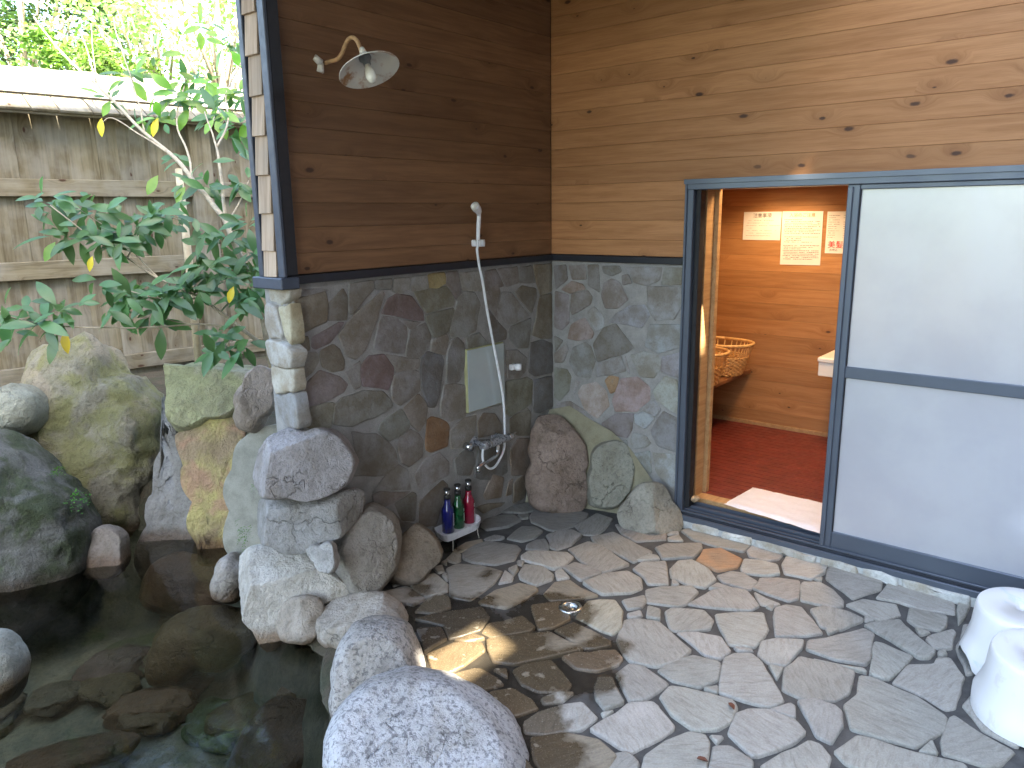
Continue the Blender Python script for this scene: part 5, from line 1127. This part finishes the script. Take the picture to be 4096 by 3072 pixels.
def br(pts, r0, r1, name='branch'):
    P = [atd(K4(x, y), D) for x, y, D in pts]; S = spline(P, 5); n = len(S)
    S = [p+Vector((noise.noise(p*6), noise.noise(p*6+Vector((5, 0, 0))), noise.noise(p*6+Vector((0, 9, 0)))))*.008 for p in S]
    return tube(name, S, [r0+(r1-r0)*i/(n-1) for i in range(n)], M_BARK, shrub, 7)
br([(1215, 1560, 4.3), (1150, 1230, 4.3), (1080, 1060, 4.3), (1005, 880, 4.35), (960, 815, 4.4), (850, 680, 4.55), (760, 570, 4.7), (640, 480, 4.85), (430, 265, 5.1), (340, 190, 5.2), (230, 70, 5.3), (150, -40, 5.4)], .021, .005, 'trunk')
br([(1000, 860, 4.35), (975, 640, 4.5), (962, 545, 4.6), (905, 385, 4.8)], .011, .004)
br([(962, 545, 4.6), (1010, 420, 4.8), (1000, 300, 5.0), (1085, 110, 5.1), (1000, -10, 5.2)], .007, .003)
br([(1020, 860, 4.35), (1060, 780, 4.4), (1100, 690, 4.45)], .006, .003)
br([(850, 680, 4.55), (830, 560, 4.7), (780, 430, 4.9), (820, 250, 5.1), (800, 190, 5.1)], .008, .003)
br([(760, 570, 4.7), (640, 500, 4.8), (500, 415, 4.9), (440, 440, 4.9)], .006, .0025)
br([(640, 480, 4.85), (610, 330, 5.0), (520, 60, 5.2), (500, -30, 5.2)], .006, .003); br([(430, 265, 5.1), (390, 120, 5.2), (350, 20, 5.3)], .005, .0025); br([(430, 265, 5.1), (400, 0, 5.3)], .004, .002)
br([(1200, 1440, 4.25), (1040, 1320, 4.2), (900, 1210, 4.15), (860, 1130, 4.15), (880, 1060, 4.15)], .012, .004)
br([(900, 1210, 4.15), (700, 1125, 4.1), (560, 1030, 4.05), (430, 960, 4.0), (300, 860, 3.95), (225, 800, 3.95)], .007, .0025)
br([(700, 1125, 4.1), (620, 1040, 4.1), (520, 930, 4.1), (350, 820, 4.1)], .005, .002); br([(560, 1030, 4.05), (640, 890, 4.1), (700, 850, 4.1), (800, 860, 4.15)], .004, .002)
br([(1040, 1335, 4.2), (850, 1325, 4.1), (600, 1340, 4.0), (300, 1335, 3.95), (60, 1295, 3.9), (-30, 1250, 3.9)], .006, .0025)
br([(900, 1210, 4.15), (700, 1210, 4.0), (560, 1170, 3.95), (480, 1135, 3.95)], .005, .002); br([(850, 1325, 4.1), (740, 1300, 4.05), (660, 1240, 4.0)], .004, .002); br([(1080, 1060, 4.3), (1000, 1130, 4.2), (900, 1150, 4.1)], .005, .002)
br([(1040, 1320, 4.2), (1010, 1400, 4.1), (990, 1430, 4.1)], .004, .002)
CL = [(170,765,3.95,4),(235,790,3.95,5),(380,810,4.05,6),(450,835,4.05,6),(250,900,3.95,4),(330,940,3.95,5),(440,950,4.0,8),(530,960,4.0,9),(600,900,4.05,7),(690,845,4.1,9),(760,830,4.1,6),(840,860,4.15,4),
 (1080,890,4.2,5),(940,910,4.25,4),(1010,940,4.2,5),(880,985,4.15,5),(1110,1010,4.2,6),(900,1080,4.1,7),(985,1110,4.15,9),(1090,1080,4.2,9),(1110,1180,4.15,9),(1060,1220,4.1,7),(840,1165,4.05,10),(760,1195,4.0,9),(665,1190,3.98,9),(570,1200,3.95,7),(500,1255,3.95,7),(440,1160,3.95,3),
 (260,1260,3.92,7),(190,1320,3.92,7),(120,1250,3.9,3),(25,1275,3.9,4),(10,1370,3.9,3),(700,1300,4.0,5),(1000,1385,4.05,8),(1060,1420,4.05,6),(950,1450,4.0,4),
 (900,250,5.1,6),(820,240,5.1,4),(860,330,5.0,7),(1000,330,5.0,7),(950,400,4.9,7),(1060,300,5.0,5),(780,320,5.0,7),(700,420,4.9,5),(640,400,4.95,4),(1050,450,4.85,7),(1090,600,4.5,4),(930,700,4.45,5),(1060,700,4.4,6),(830,700,4.5,4),(780,590,4.7,3),(680,140,5.1,3),(570,220,5.1,5),(470,320,5.05,3),(900,10,5.1,4),(1010,80,5.1,5),(1080,400,4.9,4)]
g = random.Random(33); nl = 0
def leaf(me, p, d, up):
    global nl
    d = d.normalized(); y_ = up.cross(d)
    if y_.length < 1e-3: y_ = Vector((1, 0, 0)).cross(d)
    y_.normalize(); z_ = d.cross(y_); sc_ = g.uniform(.72, 1.15)
    o = bpy.data.objects.new('leaf', me); COL.objects.link(o)
    o.matrix_world = Matrix.Translation(p) @ (Matrix((d, y_, z_)).transposed()).to_4x4() @ Matrix.Scale(sc_, 4)
    o.parent = shrub; o.matrix_parent_inverse = PINV[shrub.name]; nl += 1
for (x, y, D, n) in CL:
    c = atd(K4(x, y), D)
    for k in range(n):
        a = 2*math.pi*(k+g.uniform(-.3, .3))/n; dr_ = (RT*math.cos(a)*1.0 + UP*(math.sin(a)*.65-.25) - FW*g.uniform(-.3, .6))
        up = (Vector((0, 0, 1))*g.uniform(.3, 1)-FW*g.uniform(.3, 1.1)+RT*g.uniform(-.5, .5))
        p = c + dr_*.028 + Vector((g.gauss(0, .022), g.gauss(0, .03), g.gauss(0, .018)))
        sunlit = p.z > 2.30  # upper leaves mostly take the lighter, sun-toned copy
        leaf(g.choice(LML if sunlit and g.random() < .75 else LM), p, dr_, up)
# the many smaller leaves further in
vs, fs = [], []; T0_ = Vector(shrub.location)
tmpl = [(v.co.copy(), None) for v in LM[2].vertices]; tf = [tuple(p.vertices) for p in LM[2].polygons]
for (x, y, D, n) in CL:
    for k in range(n):
        c = atd(K4(x+g.gauss(0, 26), y+g.gauss(0, 22)), D+g.uniform(.0, .16)); d = (RT*g.gauss(0, 1)+UP*(g.gauss(0, .6)-.25)-FW*g.gauss(0, .5)).normalized(); up = (Vector((0, 0, 1))*g.uniform(.2, 1)-FW*g.uniform(.2, 1)+RT*g.uniform(-.6, .6)); y_ = up.cross(d).normalized(); z_ = d.cross(y_); k0 = len(vs); s_ = g.uniform(.6, 1.05)
        vs += [c+(d*v.x+y_*v.y+z_*v.z)*s_-T0_ for v, _ in tmpl]; fs += [tuple(i+k0 for i in f) for f in tf]
me = mesh('inner_foliage', vs, fs, M_LEAF); link('inner_foliage', me, shrub, loc=T0_)['kind'] = 'stuff'
for (x, y, D) in ((395, 1060, 3.95), (275, 1390, 3.9), (1020, 1195, 4.05), (685, 450, 4.8), (435, 450, 4.85)): leaf(LMY, atd(K4(x+15, y-38), D), -UP*1+RT*g.uniform(-.4, .1), -FW)
for (x, y, D) in ((235, 985, 3.95), (690, 690, 4.6), (810, 740, 4.5)): leaf(LML[1], atd(K4(x+10, y-25), D), -UP*.8-RT*.5, -FW)
st = tag(tube('bamboo_stake', [atd(K4(790, 640), 4.9), atd(K4(825, 950), 4.85), atd(K4(880, 1490), 4.8)], [.022, .024, .025], simple('pale_stake', (.46, .38, .25), .7, 0, .2, 20), None, 10), 'pale wooden stake leaning against the fence post', 'stake')

# ================================================================== TREES BEYOND
def tree(P, H, rx, rz, label, mat, seed, nleaf=5200, lsz=.10, clumps=26, trunk=.09):
    g = random.Random(seed); t = empty('tree', tuple(P), label, 'tree', None); P = Vector(P)
    bm = bmesh.new(); tube_bm(spline([P, P+Vector((g.uniform(-.1, .1), g.uniform(-.1, .1), H*.35)), P+Vector((g.uniform(-.3, .3), g.uniform(-.3, .3), H*.9))], 5), [trunk*(1-.075*i) for i in range(11)], 8, bm)
    cs = []
    for k in range(clumps):
        a = g.uniform(0, 2*math.pi); r_ = math.sqrt(g.random())*rx; zz = H-rz+rz*g.uniform(-1, 1)*math.sqrt(max(.05, 1-(r_/rx)**2)); c = P+Vector((r_*math.cos(a), r_*math.sin(a), zz)); cs.append((c, g.uniform(.22, .42)*rx))
        tube_bm([P+Vector((0, 0, max(.4, zz*.55))), P+Vector((r_*math.cos(a)*.5, r_*math.sin(a)*.5, zz*.8)), c], [trunk*.4, trunk*.25, .01], 5, bm)
    link('trunk', bm_mesh('trunk', bm, M_BARK, True), t)
    vs, fs = [], []
    for i in range(nleaf):
        c, r_ = g.choice(cs); d = Vector((g.gauss(0, 1), g.gauss(0, 1), g.gauss(0, .75))).normalized(); p = c+d*r_*g.random()**.45
        u_ = Vector((g.gauss(0, 1), g.gauss(0, 1), g.gauss(0, .5)-.3)).normalized(); v_ = u_.cross(Vector((g.gauss(0, .6), g.gauss(0, .6), 1))).normalized(); L = lsz*g.uniform(.6, 1.3)
        k = len(vs); vs += [p, p+u_*L*.5+v_*L*.28, p+u_*L, p+u_*L*.5-v_*L*.28]; fs.append((k, k+1, k+2, k+3))
    link('crown', mesh('crown', [v-P for v in vs], fs, mat, False), t, loc=P)
M_T1 = leaf_mat('tree_leaf_dark', (.04, .085, .03), (.07, .12, .035), .3, .5); M_T2 = leaf_mat('tree_leaf_mid', (.09, .17, .04), (.14, .22, .05), .4, .5); M_T3 = leaf_mat('tree_leaf_lime', (.24, .40, .14), (.34, .50, .20), .5, .5)
def gp(x, y, D): p = atd(V(x, y), D); return (p.x, p.y, .3)
tree(gp(40, 100, 12.5), 6.6, 1.7, 2.0, 'dark green tree with sky showing through, beyond the far fence', M_T1, 1, 6500, .11)
tree(gp(150, 100, 14.5), 6.6, 1.5, 2.0, 'dense dark tree behind the lime one, beyond the fence', M_T1, 2, 6500, .11)
tree(gp(330, 100, 10.5), 5.6, 1.5, 1.7, 'bright lime tree rising over the capped fence', M_T3, 3, 2200, .10)
tree(gp(470, 100, 9.6), 5.6, 1.5, 1.9, 'yellow-green tree close behind the wall end trim', M_T3, 4, 1800, .11)
tree(gp(90, 150, 9.0), 3.55, .75, .6, 'small round light green bush showing over the far fence', M_T2, 5, 3500, .08, 16, .05)
tree(gp(230, 150, 9.3), 3.5, .8, .5, 'low mid-green bush along the far fence top', M_T2, 6, 3500, .08, 16, .05)
tree(gp(-330, 60, 13), 8, 2.4, 2.6, 'broad mid-green tree far beyond the fence, at its open end', M_T2, 7, 6000, .13)
tree(gp(640, 60, 12), 6.0, 2.2, 2.4, 'mid-green tree hidden mostly behind the shower wall', M_T2, 8, 2500, .12)
for i, (x, y_) in enumerate(((-14, -3), (-15, 1.5), (-13, 5.5))):
    tree((x, y_, 0), 2.6+i*.3, 2.0, 1.1, ['tall green tree west of the pool', 'broad green tree west of the pool', 'leafy green tree north-west of the pool'][i], M_T2, 20+i, 4500, .16)

# ================================================================== SMALL PLANTS, FALLEN LEAVES
M_FERN = leaf_mat('fern_leaf', (.07, .20, .03), (.12, .28, .05), .35, .5)
def tuft(q, D, n, L, label, seed, hang=False):
    g = random.Random(seed); c = atd(V(*q), D); t = empty('fern_tuft', tuple(c), label, 'fern'); vs, fs = [], []
    for i in range(n):
        a = g.uniform(-1.4, 1.4); d = (RT*math.sin(a)*.9+UP*(g.uniform(-.9, .3) if hang else g.uniform(-.3, .9))-FW*g.uniform(.1, .7)).normalized(); base = c+Vector((g.gauss(0, L*.35), g.gauss(0, L*.2), g.gauss(0, L*.9 if hang else L*.25)))
        for k in range(5):
            p = base+d*L*(.3+.16*k)+Vector((0, 0, -.1*L*k*k*.25)); side = (d.cross(Vector((0, 0, 1)))+Vector((g.gauss(0, .3), g.gauss(0, .3), g.gauss(0, .3)))).normalized()*(1 if k % 2 else -1); w_ = L*.22
            j = len(vs); vs += [p, p+side*w_*.6+d*w_*.35, p+side*w_*1.1, p+side*w_*.6-d*w_*.35]; fs.append((j, j+1, j+2, j+3))
    o = link('fronds', mesh('fronds', [v-c for v in vs], fs, M_FERN, False), t, loc=c); o['kind'] = 'stuff'
tuft((128, 1020), 4.02, 20, .045, 'small bright fern tuft in the cleft between two mossy boulders', 1)
tuft((168, 1078), 3.95, 16, .055, 'sparse trailing fern above the waterline stone', 2)
tuft((528, 1150), 3.42, 34, .030, 'green mossy fern hanging in the gap beside the square-cut block', 3, True)
tuft((552, 1050), 3.30, 14, .022, 'tiny fern under the faceted purple-grey boulder', 4)
M_DEAD = simple('dead_leaf', (.16, .055, .03), .6, 0, .2, 30)
for i, (q, lb) in enumerate((((985, 1300), 'curled brown dead leaf on a flagstone joint in mid floor'), ((825, 1620), 'torn brown dead leaf in a floor joint near the granite boulder'))):
    P = onz(F6(*q), .006); me = leafmesh('fallen_leaf', .035, .022, M_DEAD, .9, -.2, .3); o = link('fallen_leaf', me, None, loc=P, rot=(.2, .1, 1.+i)); tag(o, lb, 'leaf')
